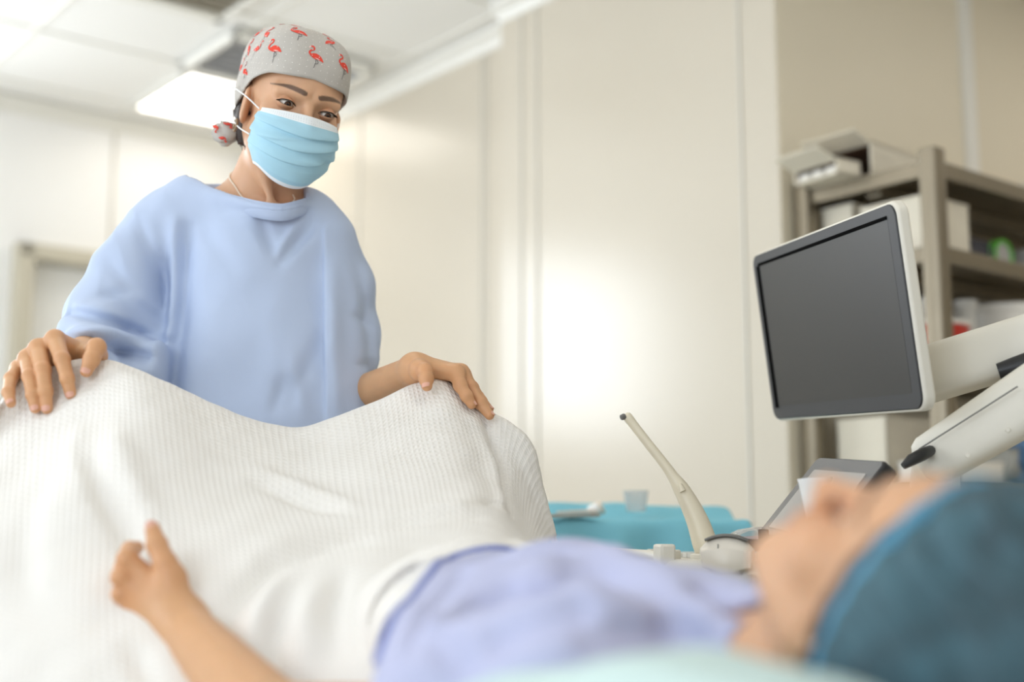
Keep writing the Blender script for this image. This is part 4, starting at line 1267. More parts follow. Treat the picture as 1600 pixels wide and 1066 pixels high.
for k in range(60):
    a = 2 * math.pi * k / 60
    ex = np.array([1, 0, 0.]); ey = np.cross(NN, ex)
    c = np.array([0, .024, .018])
    dirv = ex * math.cos(a) + ey * math.sin(a)
    lo_, hi_ = 0.0, .25
    for _ in range(30):
        mdl = (lo_ + hi_) / 2
        if d_ell((c + dirv * mdl)[None], NC, (.0940, .1205, .1175))[0] < 0: lo_ = mdl
        else: hi_ = mdl
    el.append(wld(c + dirv * (lo_ + .0012 * math.sin(k * 1.7)) - NN * .003, P_fr))
ht = MB()  # dark tube for hair and the shadow inside the net's lower edge
hp_ = []
for k in range(60):
    a = 2 * math.pi * k / 60
    q = loc(np.array(el[k])[None], P_fr)[0]
    if q[0] < -.02 and q[2] < .060: hp_.append((q[2], wld(q * np.array([.90, 1, 1]) + NN * .006, P_fr)))
hp_ = [p for _, p in sorted(hp_, key=lambda t: t[0])]
hp_ = catmull(hp_, 3)
ht.tube(hp_, list(np.interp(np.linspace(0, 1, len(hp_)), [0, .2, .7, 1], [.006, .014, .011, .003])), 10)
ht.build('hair', M_hair, patient)
MB().tube(catmull(el, 3, True), .0060, 10, closed=True).build('elastic_edge', M_elastic, net)

# lilac gown: chest, shoulders, the near sleeve
M_lilac = mat('lilac_gown_cloth', (188, 191, 220), .8, bump=.12, bscale=700, var=.04)
M_hem_shade = mat('gown_hem_shade', (142, 152, 206), .8)  # darker blue than the cloth: shade along the gown's edge, as colour
PLO, PHI_ = np.array([-.45, .92, .62]), np.array([.66, 1.84, .98])
V, Q = sdf_mesh(pgown_base, PLO, PHI_, .012, project=1)
pg_bvh = BVHTree.FromPolygons(V.tolist(), Q.tolist())
PF = []
def pfold(pts, amp, w):
    out = []
    for px, py in pts:
        h = pg_bvh.ray_cast(Vector((0, 0, ZC)), Vector(ray(px, py)).normalized())
        if h[0] is not None: out.append(np.array(h[0]))
    if len(out) > 1: PF.append((out, amp, w))
pfold([(775, 995), (830, 970), (880, 955), (900, 950)], .030, .013)
pfold([(1050, 880), (1100, 925), (1150, 958)], .017, .013)
pfold([(1090, 1000), (1150, 985), (1190, 975)], .005, .012)
pfold([(670, 985), (700, 1015), (720, 1035)], .018, .012)
pfold([(700, 960), (760, 945), (800, 930)], .008, .012)
pfold([(720, 885), (800, 868), (880, 862)], .007, .010)
pfold([(640, 1010), (680, 940), (720, 895)], .010, .010)
pfold([(850, 900), (930, 930), (1000, 965)], -.010, .02)
pfold([(960, 868), (1040, 915), (1100, 960)], -.010, .02)
pfold([(800, 940), (840, 905), (860, 880)], -.006, .015)
pfold([(930, 990), (1010, 985), (1060, 985)], .008, .014)
def pgown_f(p):
    d = pgown_base(p)
    for L, amp, w in PF:
        ds = np.full(len(p), 9.)
        for a, b in zip(L[:-1], L[1:]): ds = np.minimum(ds, d_cone(p, a, b, 0, 0))
        d = d + 1.3 * amp * np.exp(-(ds / w) ** 2)
    u = (p - BH) @ B; v = (p - BH) @ A
    return np.maximum(d, (u - hem_u(v)) * .75)
V, Q = sdf_mesh(pgown_f, PLO, PHI_, .0055)
pg = link('gown', np_mesh(V, Q), patient, M_lilac)
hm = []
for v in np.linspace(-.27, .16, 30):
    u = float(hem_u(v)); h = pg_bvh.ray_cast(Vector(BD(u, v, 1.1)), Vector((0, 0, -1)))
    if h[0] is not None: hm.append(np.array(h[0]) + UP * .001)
MB().tube(catmull(hm, 2), .0042, 8).build('hem_shade', M_hem_shade, pg)
me = np_mesh(BG.reshape(-1, 3), grid_quads(NR, NCOL))
uvl = me.uv_layers.new(name='weave')
du = np.linalg.norm(np.diff(BG, axis=1), axis=2).mean(0); dv = np.linalg.norm(np.diff(BG, axis=0), axis=2).mean(1)
U_, V_ = np.meshgrid(np.r_[0, np.cumsum(du)], np.r_[0, np.cumsum(dv)])
li = np.empty(len(me.loops), np.int32); me.loops.foreach_get('vertex_index', li)
uvl.data.foreach_set('uv', np.stack([U_.reshape(-1)[li], V_.reshape(-1)[li]], 1).astype(np.float32).ravel())
bl = link('blanket', me, None, M_blanket)
md = bl.modifiers.new('solid', 'SOLIDIFY'); md.thickness = .004; md.offset = -1
tag(bl, 'white waffle blanket draped over the lying woman\'s raised knees', 'blanket')
# ------------------------------------------------------------------ ultrasound machine
M_us = mat('ivory_plastic', (226, 221, 208), .42, var=.02)
M_us2 = mat('grey_plastic', (120, 118, 112), .5)
M_blackp = mat('black_plastic', (26, 26, 27), .45)
M_bezel = mat('dark_bezel', (52, 52, 54), .42, spec=.35)
M_screen = mat('dark_matte_screen', (40, 38, 36), .36, spec=.38)
MC = P(1311, 503, 2.085)
q0, q1, q2, q3 = P(1174.4, 403.4, 2.316), P(1399.6, 304.8, 1.80), P(1447.8, 648.8, 1.825), P(1210.9, 654.2, 2.34)
MC = (q0 + q1 + q2 + q3) / 4
mw = (q1 + q2 - q0 - q3); mw /= np.linalg.norm(mw)         # far edge -> near edge
mh = (q0 + q1 - q2 - q3); mh -= mw * (mh @ mw); mh /= np.linalg.norm(mh)
mn = np.cross(mw, mh)                                     # out of the screen?
if mn[0] > 0: mn = -mn
MW = (np.linalg.norm(q1 - q0) + np.linalg.norm(q2 - q3)) / 2; MH = (np.linalg.norm(q0 - q3) + np.linalg.norm(q1 - q2)) / 2
hw = np.array([mw[0], mw[1], 0]); hw /= np.linalg.norm(hw); hn = np.array([hw[1], -hw[0], 0])
if hn[0] > 0: hn = -hn                                    # level axes of the machine: hn points at the operator
UC = np.array([.86, 1.93, 0])
us = thing('ultrasound_machine', 'ivory ultrasound machine with a dark screen on a jointed arm', 'ultrasound machine', UC)
mon = MB().prism(rrect(MW, MH, .022), MC - mn * .019, mw, mh, mn * .019).build('monitor', M_us, us, bevel=.005, seg=3)
MB().prism(rrect(MW - .008, MH - .008, .019), MC - mn * .001, mw, mh, mn * .0035).build('bezel', M_bezel, mon, bevel=.0015)
MB().prism(rrect(MW - .055, MH - .050, .003, 2), MC + mn * .0022 + mh * .002, mw, mh, mn * .0005).build('screen', M_screen, mon)
g = MB()
g.box(MC + mn * .003 + mh * (MH / 2 - .022), mw, mh, mn, MW / 2 - .028, .0026, .0008)
g.box(MC + mn * .003 - mw * (MW / 2 - .026), mw, mh, mn, .0060, MH / 2 - .024, .0008)
g.build('screen_gap', mat('gap_black', (6, 6, 6), .9, spec=.05), mon)
MB().prism(rrect(.16, .14, .03), MC - mn * .052, mw, mh, mn * .034).build('rear_housing', M_us, mon, bevel=.01, seg=3)
# jointed arm
J1 = P(1672, 515, 1.80)
def arm(name, a, b, wa, wb, ta, tb, up, parent):
    ax = b - a; L = np.linalg.norm(ax); ax /= L; up = up - ax * (up @ ax); up /= np.linalg.norm(up); sd = np.cross(ax, up)
    m = MB(); rows = []
    prof = [(0, .55), (.03, .86), (.08, 1), (.5, 1), (.92, 1), (.97, .88), (1.0, .55)]
    n = 24
    for t, k in prof:
        w = (wa + (wb - wa) * t) * k; th = (ta + (tb - ta) * t) * k; c = a + ax * (L * t)
        for i in range(n):
            an = 2 * math.pi * i / n; cs, sn = math.cos(an), math.sin(an)
            rows.append(c + up * (abs(sn) ** .45 * math.copysign(1, sn)) * w + sd * (abs(cs) ** .45 * math.copysign(1, cs)) * th)
    m.add(rows, [(i * n + j, i * n + (j + 1) % n, (i + 1) * n + (j + 1) % n, (i + 1) * n + j) for i in range(len(prof) - 1) for j in range(n)])
    m.add(rows[:n], [tuple(range(n))[::-1]]); m.add(rows[-n:], [tuple(range(n))])
    return m.build(name, M_us, parent, smooth=True), ax, up, sd
ua, ax, up, sd = arm('upper_arm', P(1395, 602, 2.02), P(1690, 512, 1.83), .042, .040, .036, .034, UP, us)
la, ax2, up2, sd2 = arm('lower_arm', P(1440, 730, 1.93), P(1665, 590, 1.83), .036, .046, .036, .040, UP, us)
s = MB(); s.tube([P(1436, 702, 1.88), P(1540, 636, 1.835), P(1590, 604, 1.81)], .0012, 6)
s.build('cover_seam', M_us2, la)
for px, py in ((1512, 712), (1575, 672)):
    MB().lathe(P(px, py, 1.835), -ray(px, py), [(0, .003), (.003, .003), (.004, 0)], 12).build('screw_cap', M_us, la)
jm = MB(); jm.tube([P(1560, 581, 1.87), P(1690, 545, 1.83)], [.012, .026], 14); jm.lathe(P(1660, 555, 1.80), (0, -1, 0), [(0, .03), (.03, .03), (.034, .02), (.034, -.06), (0, -.06)], 20)
jm.build('elbow_joint', M_blackp, us)
lv = MB(); lv.tube([P(1411, 729, 1.86), P(1424, 719, 1.86), P(1440, 711, 1.87), P(1452, 705, 1.89)], [.006, .0105, .0115, .010], 12, flat=.8); lv.build('release_lever', M_blackp, la)
# touch panel, tilted toward the operator
t0, t1, t3 = P(1279, 714, 2.02), P(1386, 720, 1.80), P(1202, 838, 1.965)
tw = t1 - t0; TW = np.linalg.norm(tw); tw /= TW
td = t3 - t0; td -= tw * (td @ tw); TD = np.linalg.norm(td); td /= TD
tn = np.cross(tw, td)
if tn[2] < 0: tn = -tn
tcn = t0 + tw * TW / 2 + td * TD / 2
tp = MB().prism(rrect(TW, TD, .010), tcn - tn * .024, tw, td, tn * .024).build('touch_panel', M_blackp, us, bevel=.003)
MB().prism(rrect(TW - .006, TD - .006, .009), tcn, tw, td, tn * .001).build('panel_glass', mat('grey_panel_glass', (104, 104, 106), .12, spec=.7), tp)
MB().prism(rrect(TW - .05, TD - .04, .003, 2), tcn + tn * .0012 + td * .006, tw, td, tn * .0006).build('panel_screen', mat('grey_touch_screen', (168, 164, 160), .18, spec=.6), tp)
# control deck, console, column, base, casters
dz_ = .868
DC = P(1120, 868, 1.98); DC[2] = dz_
def UD(n, w, z): return np.array([DC[0], DC[1], 0]) + hn * n + hw * w + UP * z    # n toward the operator, w toward the viewer
dk = MB()
dk.prism(rrect(.37, .40, .05), UD(-.10, -.17, .825), hn, hw, UP * .040)
deck = dk.build('control_deck', M_us, us, bevel=.012, seg=3)
ky = MB()
for i in range(5):
    for j in range(10):
        ky.box(UD(-.02 - .02 * i, -.30 + .024 * j, .869), hn, hw, UP, .008, .0095, .004)
ky.build('keyboard', mat('pale_keys', (206, 204, 196), .5), deck, bevel=.001)
for i in range(3): MB().lathe(UD(.04, -.18 + .05 * i, .865), UP, [(.011, 0), (.011, .012), (.009, .014), (0, .014)], 16).build('control_knob', M_us, deck)
MB().box(UD(.075, -.02, .872), hn, hw, UP, .012, .020, .016).build('tray_end_stop', M_us, deck, bevel=.004)
rl = MB(); rl.tube([UD(.07, -.05, .868), UD(.08, -.09, .872), UD(.08, -.28, .872), UD(.06, -.33, .868)], .007, 10); rl.build('front_rail', M_us, deck)
MB().box(UD(-.36, .0, .50), hn, hw, UP, .16, .17, .34).build('console_body', M_us, us, bevel=.03, seg=3)
MB().lathe(UD(-.36, -.02, .80), UP, [(.06, 0), (.055, .04), (.045, .08), (.0, .08)], 20).build('arm_base', M_us, us)
MB().tube([UD(-.36, -.02, .86), P(1462, 730, 1.93)], [.045, .034], 16).build('arm_column', M_us, us)
ba = MB().box(UD(-.26, 0, .11), hn, hw, UP, .30, .22, .045).build('base', M_us2, us, bevel=.02)
for i in (-1, 1):
    for j in (-1, 1):
        c = UD(-.26 + i * .24, j * .17, .035)
        MB().lathe(c - hw * .014, hw, [(0, 0), (.03, 0), (.034, .006), (.034, .022), (.03, .028), (0, .028)], 18).build('caster', M_blackp, us)
# probe cradle on the near side of the deck
hp = MB()
hp.lathe(P(1136, 902, 1.90) - UP * .03, UP, [(.028, 0), (.034, .03), (.036, .034), (.030, .034), (.024, .004), (0, .004)], 20)
hp.box(P(1150, 905, 1.93) - UP * .03, hn, hw, UP, .03, .05, .010)
hp.lathe(P(1108, 862, 2.06) - UP * .045, UP, [(.026, 0), (.030, .04), (.026, .042), (.022, .004), (0, .004)], 20)
hp.build('probe_cradle', M_us, deck)

# ------------------------------------------------------------------ probes and small things on the machine
M_probe = mat('cream_probe_plastic', (232, 222, 198), .38)
M_lens = mat('grey_probe_lens', (112, 110, 106), .5)
e0, e1 = P(1100, 852, 2.06), P(979, 650, 2.09)
pr = thing('ultrasound_probe', 'long slender wand probe standing up tilted left before the blue drape', 'ultrasound probe', e0)
cl = [P(1107, 868, 2.06), P(1100, 845, 2.06), P(1090, 815, 2.063), P(1076, 785, 2.066), P(1063, 762, 2.07), P(1053, 747, 2.072), P(1040, 728, 2.075), P(1010, 690, 2.082), P(990, 664, 2.087), P(983, 655, 2.088), P(979, 650, 2.09), P(976.5, 647, 2.09)]
rd = [.019, .0195, .0175, .0150, .0125, .0092, .0078, .0074, .0074, .0080, .0075, .004]
pts = catmull(cl, 5); rr_ = np.interp(np.linspace(0, len(cl) - 1, len(pts)), range(len(cl)), rd)
MB().tube(pts, list(rr_), 20).build('probe_body', M_probe, pr)
MB().tube([P(1062, 757, 2.056), P(1067, 768, 2.054)], [.004, .0055], 10).build('grip_bump', M_probe, pr)
MB().lathe(P(972.5, 652, 2.083), P(972, 653, 2.082) - P(985, 648, 2.09), [(0, .003), (.0045, .002), (.005, -.004), (0, -.004)], 14).build('probe_tip', M_lens, pr)
# convex probe, head up
cpz = P(1136, 865, 1.905)
cvx = thing('ultrasound_probe', 'wide rounded convex probe with grey lens lying head up on the machine', 'ultrasound probe', cpz)
px_ = hw * .28 + np.array([.96, 0, 0]); px_[2] = -.02; px_ /= np.linalg.norm(px_); pz_ = UP - px_ * (UP @ px_); pz_ /= np.linalg.norm(pz_); py_ = np.cross(pz_, px_)
def cvx_f(p):
    l = np.stack([(p - cpz) @ px_, (p - cpz) @ py_, (p - cpz) @ pz_], 1)
    d = d_ell(l, (0, 0, 0), (.0375, .0165, .026))
    box = np.maximum(np.maximum(np.abs(l[:, 0]) - .034, np.abs(l[:, 1]) - .013), np.maximum(l[:, 2] - .002, -.020 - l[:, 2]))
    d = smin(d, box, .012)
    arc = np.hypot(l[:, 0], l[:, 2] + .040) - .0655
    d = smax(d, arc, .004)
    return smin(d, d_cone(l, (0, 0, -.015), (0, 0, -.050), .020, .0145), .014)
V, Q = sdf_mesh(cvx_f, cpz - .058, cpz + .05, .0016)
cb = link('probe_body', np_mesh(V, Q), cvx, mat('ivory_probe_plastic', (224, 216, 202), .38))
ln_ = MB(); rows = []
for i in range(25):
    a = math.radians(-28 + 56 * i / 24)
    for j in range(9):
        b = -1 + j / 4
        R_ = .0668 - .0022 * abs(b) ** 3
        rows.append(cpz + px_ * (math.sin(a) * R_) + pz_ * (math.cos(a) * R_ - .040) + py_ * b * (.0145 * (1 - .55 * abs(a / .6) ** 3)))
ln_.add(rows, grid_quads(25, 9)); ln_.build('probe_lens', M_lens, cvx, solid=.0025)
mk_ = MB()
fy = py_ if py_[1] < 0 else -py_
mk_.box(cpz + fy * .0168 + pz_ * .010 - px_ * .011, px_, pz_, fy, .0007, .0032, .0006)
for i, (w_, h_) in enumerate(((.0014, .0011), (.0010, .0014), (.0013, .0011), (.0010, .0013), (.0013, .0012))):
    mk_.box(cpz + fy * .0158 - pz_ * .0105 + px_ * (-.013 + .0036 * i), px_, pz_, fy, w_, h_ * .8, .0006)
mk_.build('printed_marking', M_us2, cvx)
MB().tube(catmull([cpz - pz_ * .048, cpz - pz_ * .09, cpz - pz_ * .16 + px_ * .03, cpz - pz_ * .30 + px_ * .06], 6), .0042, 8).build('probe_cable', M_us, cvx)

# third probe / plug beyond the face, black clip, clear pack, grey connector, white cup
M_clear = mat('clear_plastic', (236, 232, 232), .12, trans=.75, alpha=.6)
bx = P(1172, 838, 2.02)
t = thing('clear_plastic_pack', 'small clear plastic pack lying beyond the convex probe', 'plastic pack', bx - UP * .012)
m = MB(); m.prism([(-.022, -.014), (.024, -.014), (.026, .006), (.012, .014), (-.012, .010), (-.025, .004)], bx - hw * .02, np.array([1, 0, 0]), UP, hw * .04); m.build('wrapper', M_clear, t, bevel=.003)
m = MB(); m.tube([bx - np.array([.016, 0, .006]), bx + np.array([.016, 0, -.004])], .005, 10); m.build('contents', mat('pinkish_plastic', (206, 190, 192), .5), t)
bc_ = P(1193, 838, 1.93)
t = thing('black_clip', 'little black clip sticking up beside the touch panel', 'clip', bc_ - UP * .012)
m = MB(); m.box(bc_, px_, py_, UP, .0075, .006, .010); m.box(bc_ + px_ * .012 - UP * .002, px_, py_, UP, .010, .003, .002); m.build('clip_body', M_blackp, t, bevel=.002)
bg = P(1175, 852, 1.96)
t = thing('cable_connector', 'dark grey cable connector between the convex probe and the touch panel', 'connector', bg - UP * .01)
m = MB(); m.box(bg, px_, py_, UP, .018, .010, .009); m.build('connector_body', mat('dark_grey_plastic', (70, 70, 68), .5), t, bevel=.002)
m = MB()
for i in (-1, 1): m.lathe(P(1172 + 2 * i, 864 + 5 * i, 1.915), fy, [(0, .004), (.0024, .004), (.0028, 0)], 10)
m.build('screw', M_blackp, t)
wp = P(1186, 897, 1.91)
t = thing('white_plug', 'stubby white plug lying low beside the convex probe by the chin', 'plug', wp)
m = MB(); m.lathe(wp - px_ * .03, px_, [(0, 0), (.014, .002), (.016, .012), (.013, .020), (.013, .034), (.017, .040), (.017, .056), (0, .058)], 18); m.build('plug_body', M_us, t)
M_cup = mat('white_cup_plastic', (244, 243, 240), .4)
ct, cbm = P(1273, 747, 1.80), P(1281, 822, 1.80)
t = thing('white_cup', 'white tapered cup standing before the touch panel, half hidden by the nose', 'cup', cbm)
axc = ct - cbm; Lc = np.linalg.norm(axc)
MB().lathe(cbm, axc, [(0, 0), (.0155, 0), (.0160, .004), (.0225, Lc - .004), (.0235, Lc - .002), (.0235, Lc), (.0215, Lc), (.0155, .006), (0, .006)], 28).build('cup_wall', M_cup, t)
MB().box(tcn * 0 + cbm - UP * .009, hn, hw, UP, .03, .03, .006).build('cup_rest', M_us, us, bevel=.002)
# ------------------------------------------------------------------ draped instrument table by the right wall
M_drape = mat('sky_blue_drape', (128, 198, 216), .75, bump=.25, bscale=40, var=.06, vscale=8)
T0 = P(985, 808, 2.75); T0[2] = 0
tb = thing('instrument_table', 'instrument table hidden under the sky blue drape', 'table', T0)
TZ = .928
def TT(a, b, z): return T0 + np.array([1, 0, 0]) * a + np.array([0, 1, 0]) * b + UP * z
X_, Y_ = np.array([1., 0, 0]), np.array([0, 1., 0])
MB().box(TT(-.02, .08, TZ - .012), X_, Y_, UP, .24, .19, .010).build('table_top', M_steel, tb, bevel=.003)
for i in (-1, 1):
    for j in (-1, 1):
        MB().tube([TT(-.02 + i * .22, .08 + j * .17, TZ - .02), TT(-.02 + i * .22, .08 + j * .17, .0)], .012, 10).build('leg', M_steel, tb)
NXd, NYd = 90, 60
rows = []
for i in range(NXd):
    x = -.36 + .72 * i / (NXd - 1)
    for j in range(NYd):
        s = j / (NYd - 1)
        y = -.26 + .60 * s
        ox = max(0, abs(x + .02) - .25); oy = max(0, -(y + .115)); oy2 = max(0, y - .275)
        hang = ox + oy + oy2
        back = .042 * (1 / (1 + math.exp(-(y - .10) / .018))) * (1 - .35 * max(0, x + .1) / .4)
        z = TZ + .004 + back + .002 * math.sin(x * 31 + y * 9) * math.exp(-hang * 4) + .0015 * math.sin(x * 57 - y * 21)
        sx = min(1, hang / .10)
        z -= hang * 2.6
        amp = .030 * min(1, hang / .07)
        yy = y + (oy * .80) + amp * math.sin(x * 38 + 1.2 * math.sin(x * 9)) * (1 if oy > 0 else 0)
        xx = x - math.copysign(ox * .80, x) + amp * .6 * math.sin(y * 40) * (1 if ox > 0 else 0)
        rows.append(TT(xx, yy, z))
dm = np_mesh(np.array(rows), grid_quads(NXd, NYd))
dr = link('drape', dm, None, M_drape); md = dr.modifiers.new('s', 'SOLIDIFY'); md.thickness = .0015
md = dr.modifiers.new('sub', 'SUBSURF'); md.levels = 1; md.render_levels = 1
tag(dr, 'sky blue sterile drape hanging in folds over the table by the wall', 'drape')
M_frost = mat('frosted_cup_plastic', (226, 230, 230), .25, trans=.6, alpha=.55)
c0 = P(994, 800, 2.78)
t = thing('plastic_cup', 'clear plastic cup standing on the blue drape', 'cup', c0)
MB().lathe(c0, UP, [(0, 0), (.019, 0), (.0205, .002), (.0265, .043), (.028, .044), (.0255, .044), (.0195, .004), (0, .004)], 24).build('cup_wall', M_frost, t)
c1 = P(931, 797, 2.74)
t = thing('small_white_jar', 'small white jar tipped over on the blue drape left of the clear cup', 'jar', c1)
ax_ = np.array([.86, -.1, .42]); ax_ /= np.linalg.norm(ax_)
MB().lathe(c1 - ax_ * .014, ax_, [(0, 0), (.012, 0), (.0135, .003), (.0135, .022), (.009, .026)], 18).build('jar_body', M_cup, t)
MB().lathe(c1 - ax_ * .014, ax_, [(.0145, .022), (.0145, .030), (0, .031)], 18).build('jar_lid', mat('beige_lid', (226, 214, 196), .5), t)
c2 = P(893, 806, 2.66)
t = thing('instrument_tray', 'shallow steel tray lying on the blue drape near the blanket', 'tray', c2)
MB().box(c2, np.array([.98, .17, .02]), np.array([-.17, .98, 0]), UP, .052, .035, .0035).build('tray_body', M_steel, t, bevel=.002)
m = MB(); m.tube([c2 + np.array([-.03, 0, .007]), c2 + np.array([.055, .01, .010])], [.002, .0035], 8); m.build('instrument', mat('pale_instrument', (226, 214, 200), .4), t)

# ------------------------------------------------------------------ steel shelving against the alcove wall
M_sh = mat('grey_steel_shelving', (150, 140, 122), .38, .75, var=.12, vscale=6)
SA, SB = .06, -.035
DEP = .385; LEN = 1.75
S0 = P_END + A * SA + B * SB; S0 = np.array([S0[0], S0[1], 0])       # rear left post
def SH(a, d, z): return S0 + A * a - B * d + UP * z                  # along the wall, out from it, up
front0 = SH(0, DEP, 0)
def zat(px, py): return float(on_plane(px, py, front0, B)[2])
ZT = zat(1438, 228); 
shelf = thing('shelving_unit', 'grey steel shelving unit full of medical supplies by the cream wall', 'shelving unit', SH(LEN / 2, DEP / 2, 0))
for a in (0, LEN):
    for d in (0, DEP):
        m = MB(); m.prism(rrect(.048, .048, .006, 3), SH(a, d, 0), A, B, UP * ZT); po = m.build('post', M_sh, shelf, bevel=.002)
levels = [zat(1455, 254), zat(1465, 388), zat(1470, 552), zat(1470, 760), .18]
for z in levels:
    m = MB(); m.box(SH(LEN / 2, DEP / 2, z), A, B, UP, LEN / 2 - .02, DEP / 2 - .02, .006)
    for d in (.0, DEP): m.box(SH(LEN / 2, d, z - .012), A, B, UP, LEN / 2 - .024, .008, .020)
    for a in (.0, LEN): m.box(SH(a, DEP / 2, z - .012), A, B, UP, .008, DEP / 2 - .024, .020)
    m.box(SH(LEN / 2, DEP / 2, z - .025), A, B, UP, LEN / 2 - .03, .02, .018)
    m.build('shelf', M_sh, shelf, bevel=.002)
M_card = mat('white_carton', (232, 224, 206), .6, var=.06, vscale=14)
M_brown = mat('brown_cardboard', (104, 76, 56), .8, var=.1, vscale=20)
M_whitep = mat('white_paper', (242, 238, 230), .7)
def carton(label, a, d, z, la, ld, h, rot=0, open_=False, grp=None, m_out=M_card):
    c = SH(a, d, z + .001); ca, sa = math.cos(rot), math.sin(rot)
    ea = A * ca - B * sa; ed = -(B * ca + A * sa)
    t = thing('carton', label, 'box', c, grp)
    w = .003
    m = MB()
    m.box(c + UP * w, ea, ed, UP, la / 2, ld / 2, w)
    for sgn in (-1, 1):
        m.box(c + ea * sgn * (la / 2 - w) + UP * h / 2, ea, ed, UP, w, ld / 2, h / 2)
        if not (open_ and sgn == -1) : m.box(c + ed * sgn * (ld / 2 - w) + UP * h / 2, ea, ed, UP, la / 2, w, h / 2)
    if open_:
        m.box(c + ed * (-1) * (ld / 2 - w) + UP * h / 2, ea, ed, UP, la / 2, w, h / 2)
    m.build('box_walls', m_out, t, bevel=.001, smooth=False)
    m = MB()
    if open_:
        m.box(c + UP * (h + .012) + ed * (ld / 2 - .03), ea, ed * .85 + UP * .5, UP * .85 - ed * .5, la / 2, .05, .0022)
    else:
        m.box(c + UP * (h + .002), ea, ed, UP, la / 2 + .002, ld / 2 + .002, .003)
    m.build('lid', m_out, t, bevel=.001, smooth=False)
    return t, c, ea, ed
zt = levels[0] + .006
# the pulled-about cartons on the top: trays lying on their sides, open ends toward the left
def open_tray(label, a, d, z, la, ld, h, rot, tilt, lidup=False):
    c = SH(a, d, z); ca, sa = math.cos(rot), math.sin(rot)
    ea = A * ca - B * sa; ed = -(B * ca + A * sa)
    ct_, st_ = math.cos(tilt), math.sin(tilt)
    ea, eu = ea * ct_ + UP * st_, UP * ct_ - ea * st_
    t = thing('carton', label, 'box', c)
    c = c + eu * h / 2 + UP * .001 + UP * abs(st_) * la / 2; w = .003
    m = MB()
    m.box(c - eu * (h / 2 - w), ea, ed, eu, la / 2, ld / 2, w); m.box(c + eu * (h / 2 - w), ea, ed, eu, la / 2, ld / 2, w)
    for s_ in (-1, 1): m.box(c + ed * s_ * (ld / 2 - w), ea, ed, eu, la / 2, w, h / 2)
    m.box(c + ea * (la / 2 - w), ea, ed, eu, w, ld / 2, h / 2)
    m.build('box_walls', M_card, t, smooth=False)
    m = MB(); m.box(c - eu * (h / 2 - .007) , ea, ed, eu, la / 2 - .004, ld / 2 - .008, .0012)
    for s_ in (-1, 1): m.box(c + ed * s_ * (ld / 2 - .0075), ea, ed, eu, la / 2 - .004, .0012, h / 2 - .006)
    m.box(c + eu * (h / 2 - .007), ea, ed, eu, la / 2 - .004, ld / 2 - .008, .0012)
    m.build('inner_lining', M_brown, t, smooth=False)
    m = MB()
    m.box(c - ea * (la / 2 + .035) + eu * (h / 2 + .004), ea * .95 + eu * -.3, ed, eu * .95 + ea * .3, .038, ld / 2, .0022)
    m.build('flap', M_card, t, smooth=False)
    m = MB()
    for k in range(3): m.box(c - eu * (h / 2 - .016) + ed * (-.3 + .3 * k) * ld - ea * la * .28, ea, ed, eu, la * .16, ld * .12, .008)
    m.build('contents', M_whitep, t, bevel=.002)
open_tray('flat open carton hanging over the rear left corner of the shelving', -.035, .10, zt, .085, .15, .042, .10, 0)
open_tray('big open white carton on top of the shelving with flap lifted', .165, .095, zt, .25, .17, .105, -.03, .0)
carton('long flat white carton at the right photo edge on top of the shelving', .66, .22, zt, .24, .24, .045, .05)
# second shelf
z2 = levels[1] + .006
carton('white carton standing behind the front post on the second shelf', .12, .25, z2, .19, .19, .135, .0)
carton('low white carton at the left end of the second shelf', .14, .07, z2, .20, .10, .16, .0)
M_dk = mat('dark_navy_carton', (62, 62, 72), .6); M_grn = mat('green_plastic', (96, 190, 60), .5); M_gry = mat('grey_box_card', (176, 174, 170), .6)
carton('small dark blue box right of the white carton on the second shelf', .33, .24, z2, .10, .12, .070, 0, m_out=M_dk)
gz = SH(.43, .31, z2 + .0455)
t = thing('tape_roll', 'bright green roll standing on the second shelf', 'roll', gz - UP * .045)
m = MB(); pts = [gz + A * .040 * math.cos(a) + UP * .040 * math.sin(a) for a in np.linspace(0, 2 * math.pi, 28, endpoint=False)]
m.tube(pts, .0048, 8, closed=True); m.tube([p + B * .02 for p in pts], .0048, 8, closed=True); m.build('ring', M_grn, t)
MB().lathe(gz + B * .03, -B, [(0, 0), (.034, 0), (.034, .03), (0, .03)], 24).build('core', M_gry, t)
carton('pale grey box at the right on the second shelf', .66, .25, z2, .22, .2, .075, 0, m_out=M_gry)
# third shelf
z3 = levels[2] + .006
M_bag = mat('white_plastic_bag', (222, 220, 214), .35, var=.05, bump=.6, bscale=40)
M_red = mat('red_plastic', (214, 60, 48), .4)
def blob(name, label, cat, c, r, m, seed, amp=.012, part='bag_film', grp=None):
    t = thing(name, label, cat, c, grp)
    cc = c + UP * r[2]
    f = lambda p: np.maximum(d_ell(p, cc, r) + amp * noise3(p * 60, seed), c[2] + .001 - p[:, 2])
    V, Q = sdf_mesh(f, cc - np.array(r) - .03, cc + np.array(r) + .03, .006)
    link(part, np_mesh(V, Q), t, m); return t
rc = SH(.16, .26, z3)
t = thing('sharps_tub', 'tub with a red body and white bag inside on the third shelf', 'tub', rc)
MB().lathe(rc + UP * .001, UP, [(0, 0), (.080, 0), (.088, .075), (.092, .080), (.088, .084), (0, .084)], 28).build('tub_body', M_red, t)
MB().lathe(rc + UP * .001, UP, [(.090, .083), (.094, .086), (.094, .094), (.08, .098), (0, .100)], 28).build('tub_lid', M_whitep, t)
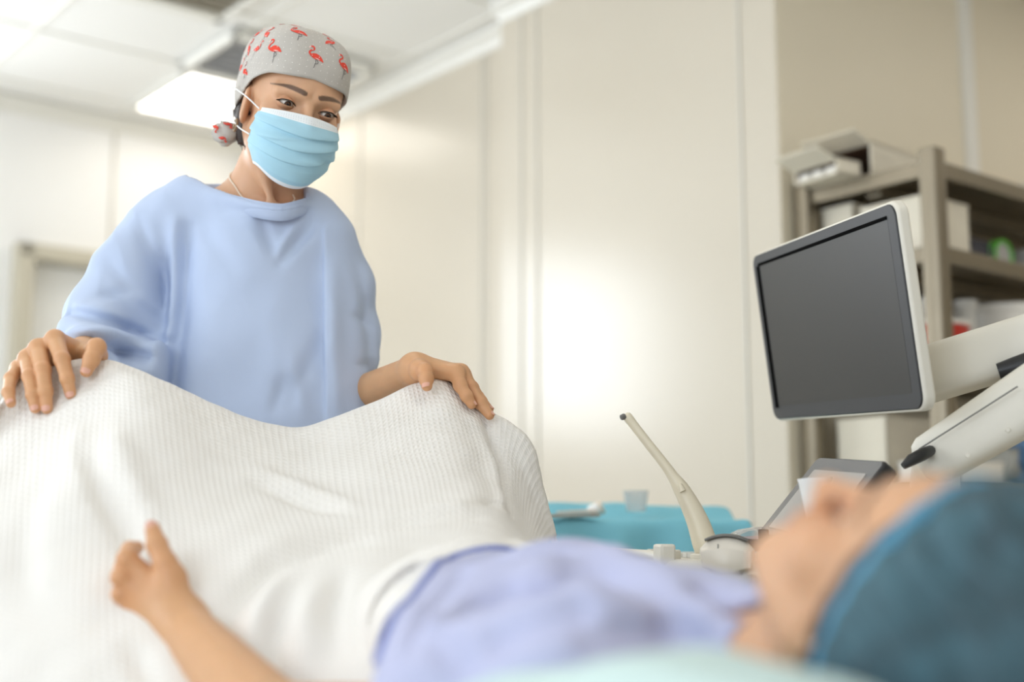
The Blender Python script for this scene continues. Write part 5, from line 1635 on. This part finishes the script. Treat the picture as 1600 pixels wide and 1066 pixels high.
blob('plastic_bag', 'crumpled white plastic bag heaped on the red tub', 'bag', SH(.13, .26, z3 + .104), (.055, .05, .030), M_bag, 41)
jc = SH(.30, .27, z3)
t = thing('white_bottle', 'tall white plastic bottle beside the red tub on the third shelf', 'bottle', jc)
MB().lathe(jc + UP * .001, UP, [(0, 0), (.026, 0), (.029, .006), (.027, .09), (.023, .12), (.026, .15), (.031, .158), (.031, .168), (0, .17)], 24).build('bottle_body', M_bag, t)
wc_ = SH(.52, .25, z3)
t = thing('white_tub', 'wide white tub at the right of the third shelf', 'tub', wc_)
MB().lathe(wc_ + UP * .001, UP, [(0, 0), (.12, 0), (.13, .15), (.135, .155), (.135, .170), (0, .172)], 32).build('tub_body', M_whitep, t)
# fourth shelf: packs in clear bags
z4 = levels[3] + .006
M_cb = mat('clear_film_pack', (214, 216, 210), .2, trans=.35, bump=.6, bscale=50)
M_bp = mat('blue_pack', (110, 150, 196), .45, bump=.4, bscale=40)
carton('pale carton low on the fourth shelf under the screen', -.0 + .14, .12, z4, .20, .15, .17, 0, m_out=M_card)
carton('flat white box on the fourth shelf under the screen', .17, .29, z4, .24, .14, .055, 0, m_out=M_whitep)
bt = SH(.165, .29, z4 + .062)
t = thing('white_bottle', 'small white bottle standing on a flat box below the screen', 'bottle', bt)
MB().lathe(bt, UP, [(0, 0), (.022, 0), (.024, .01), (.024, .075), (.012, .09), (.012, .11), (0, .11)], 20).build('bottle_body', M_whitep, t)
for i, (a, d, h, m_, lab) in enumerate(((.38, .27, .10, M_cb, 'clear film pack behind the lower arm on the fourth shelf'), (.55, .28, .13, M_bp, 'pale blue pack left of its darker twin on the fourth shelf'), (.73, .27, .14, M_cb, 'clear film pack between two blue packs on the fourth shelf'), (.915, .28, .13, M_bp, 'pale blue pack at the right photo edge on the fourth shelf'), (.47, .12, .16, M_whitep, 'white wrapped pack at the back of the fourth shelf'))):
    blob('wrapped_pack', lab, 'pack', SH(a, d, z4), (.075, .05, h * .62), m_, 50 + i, .010, 'pack_film')
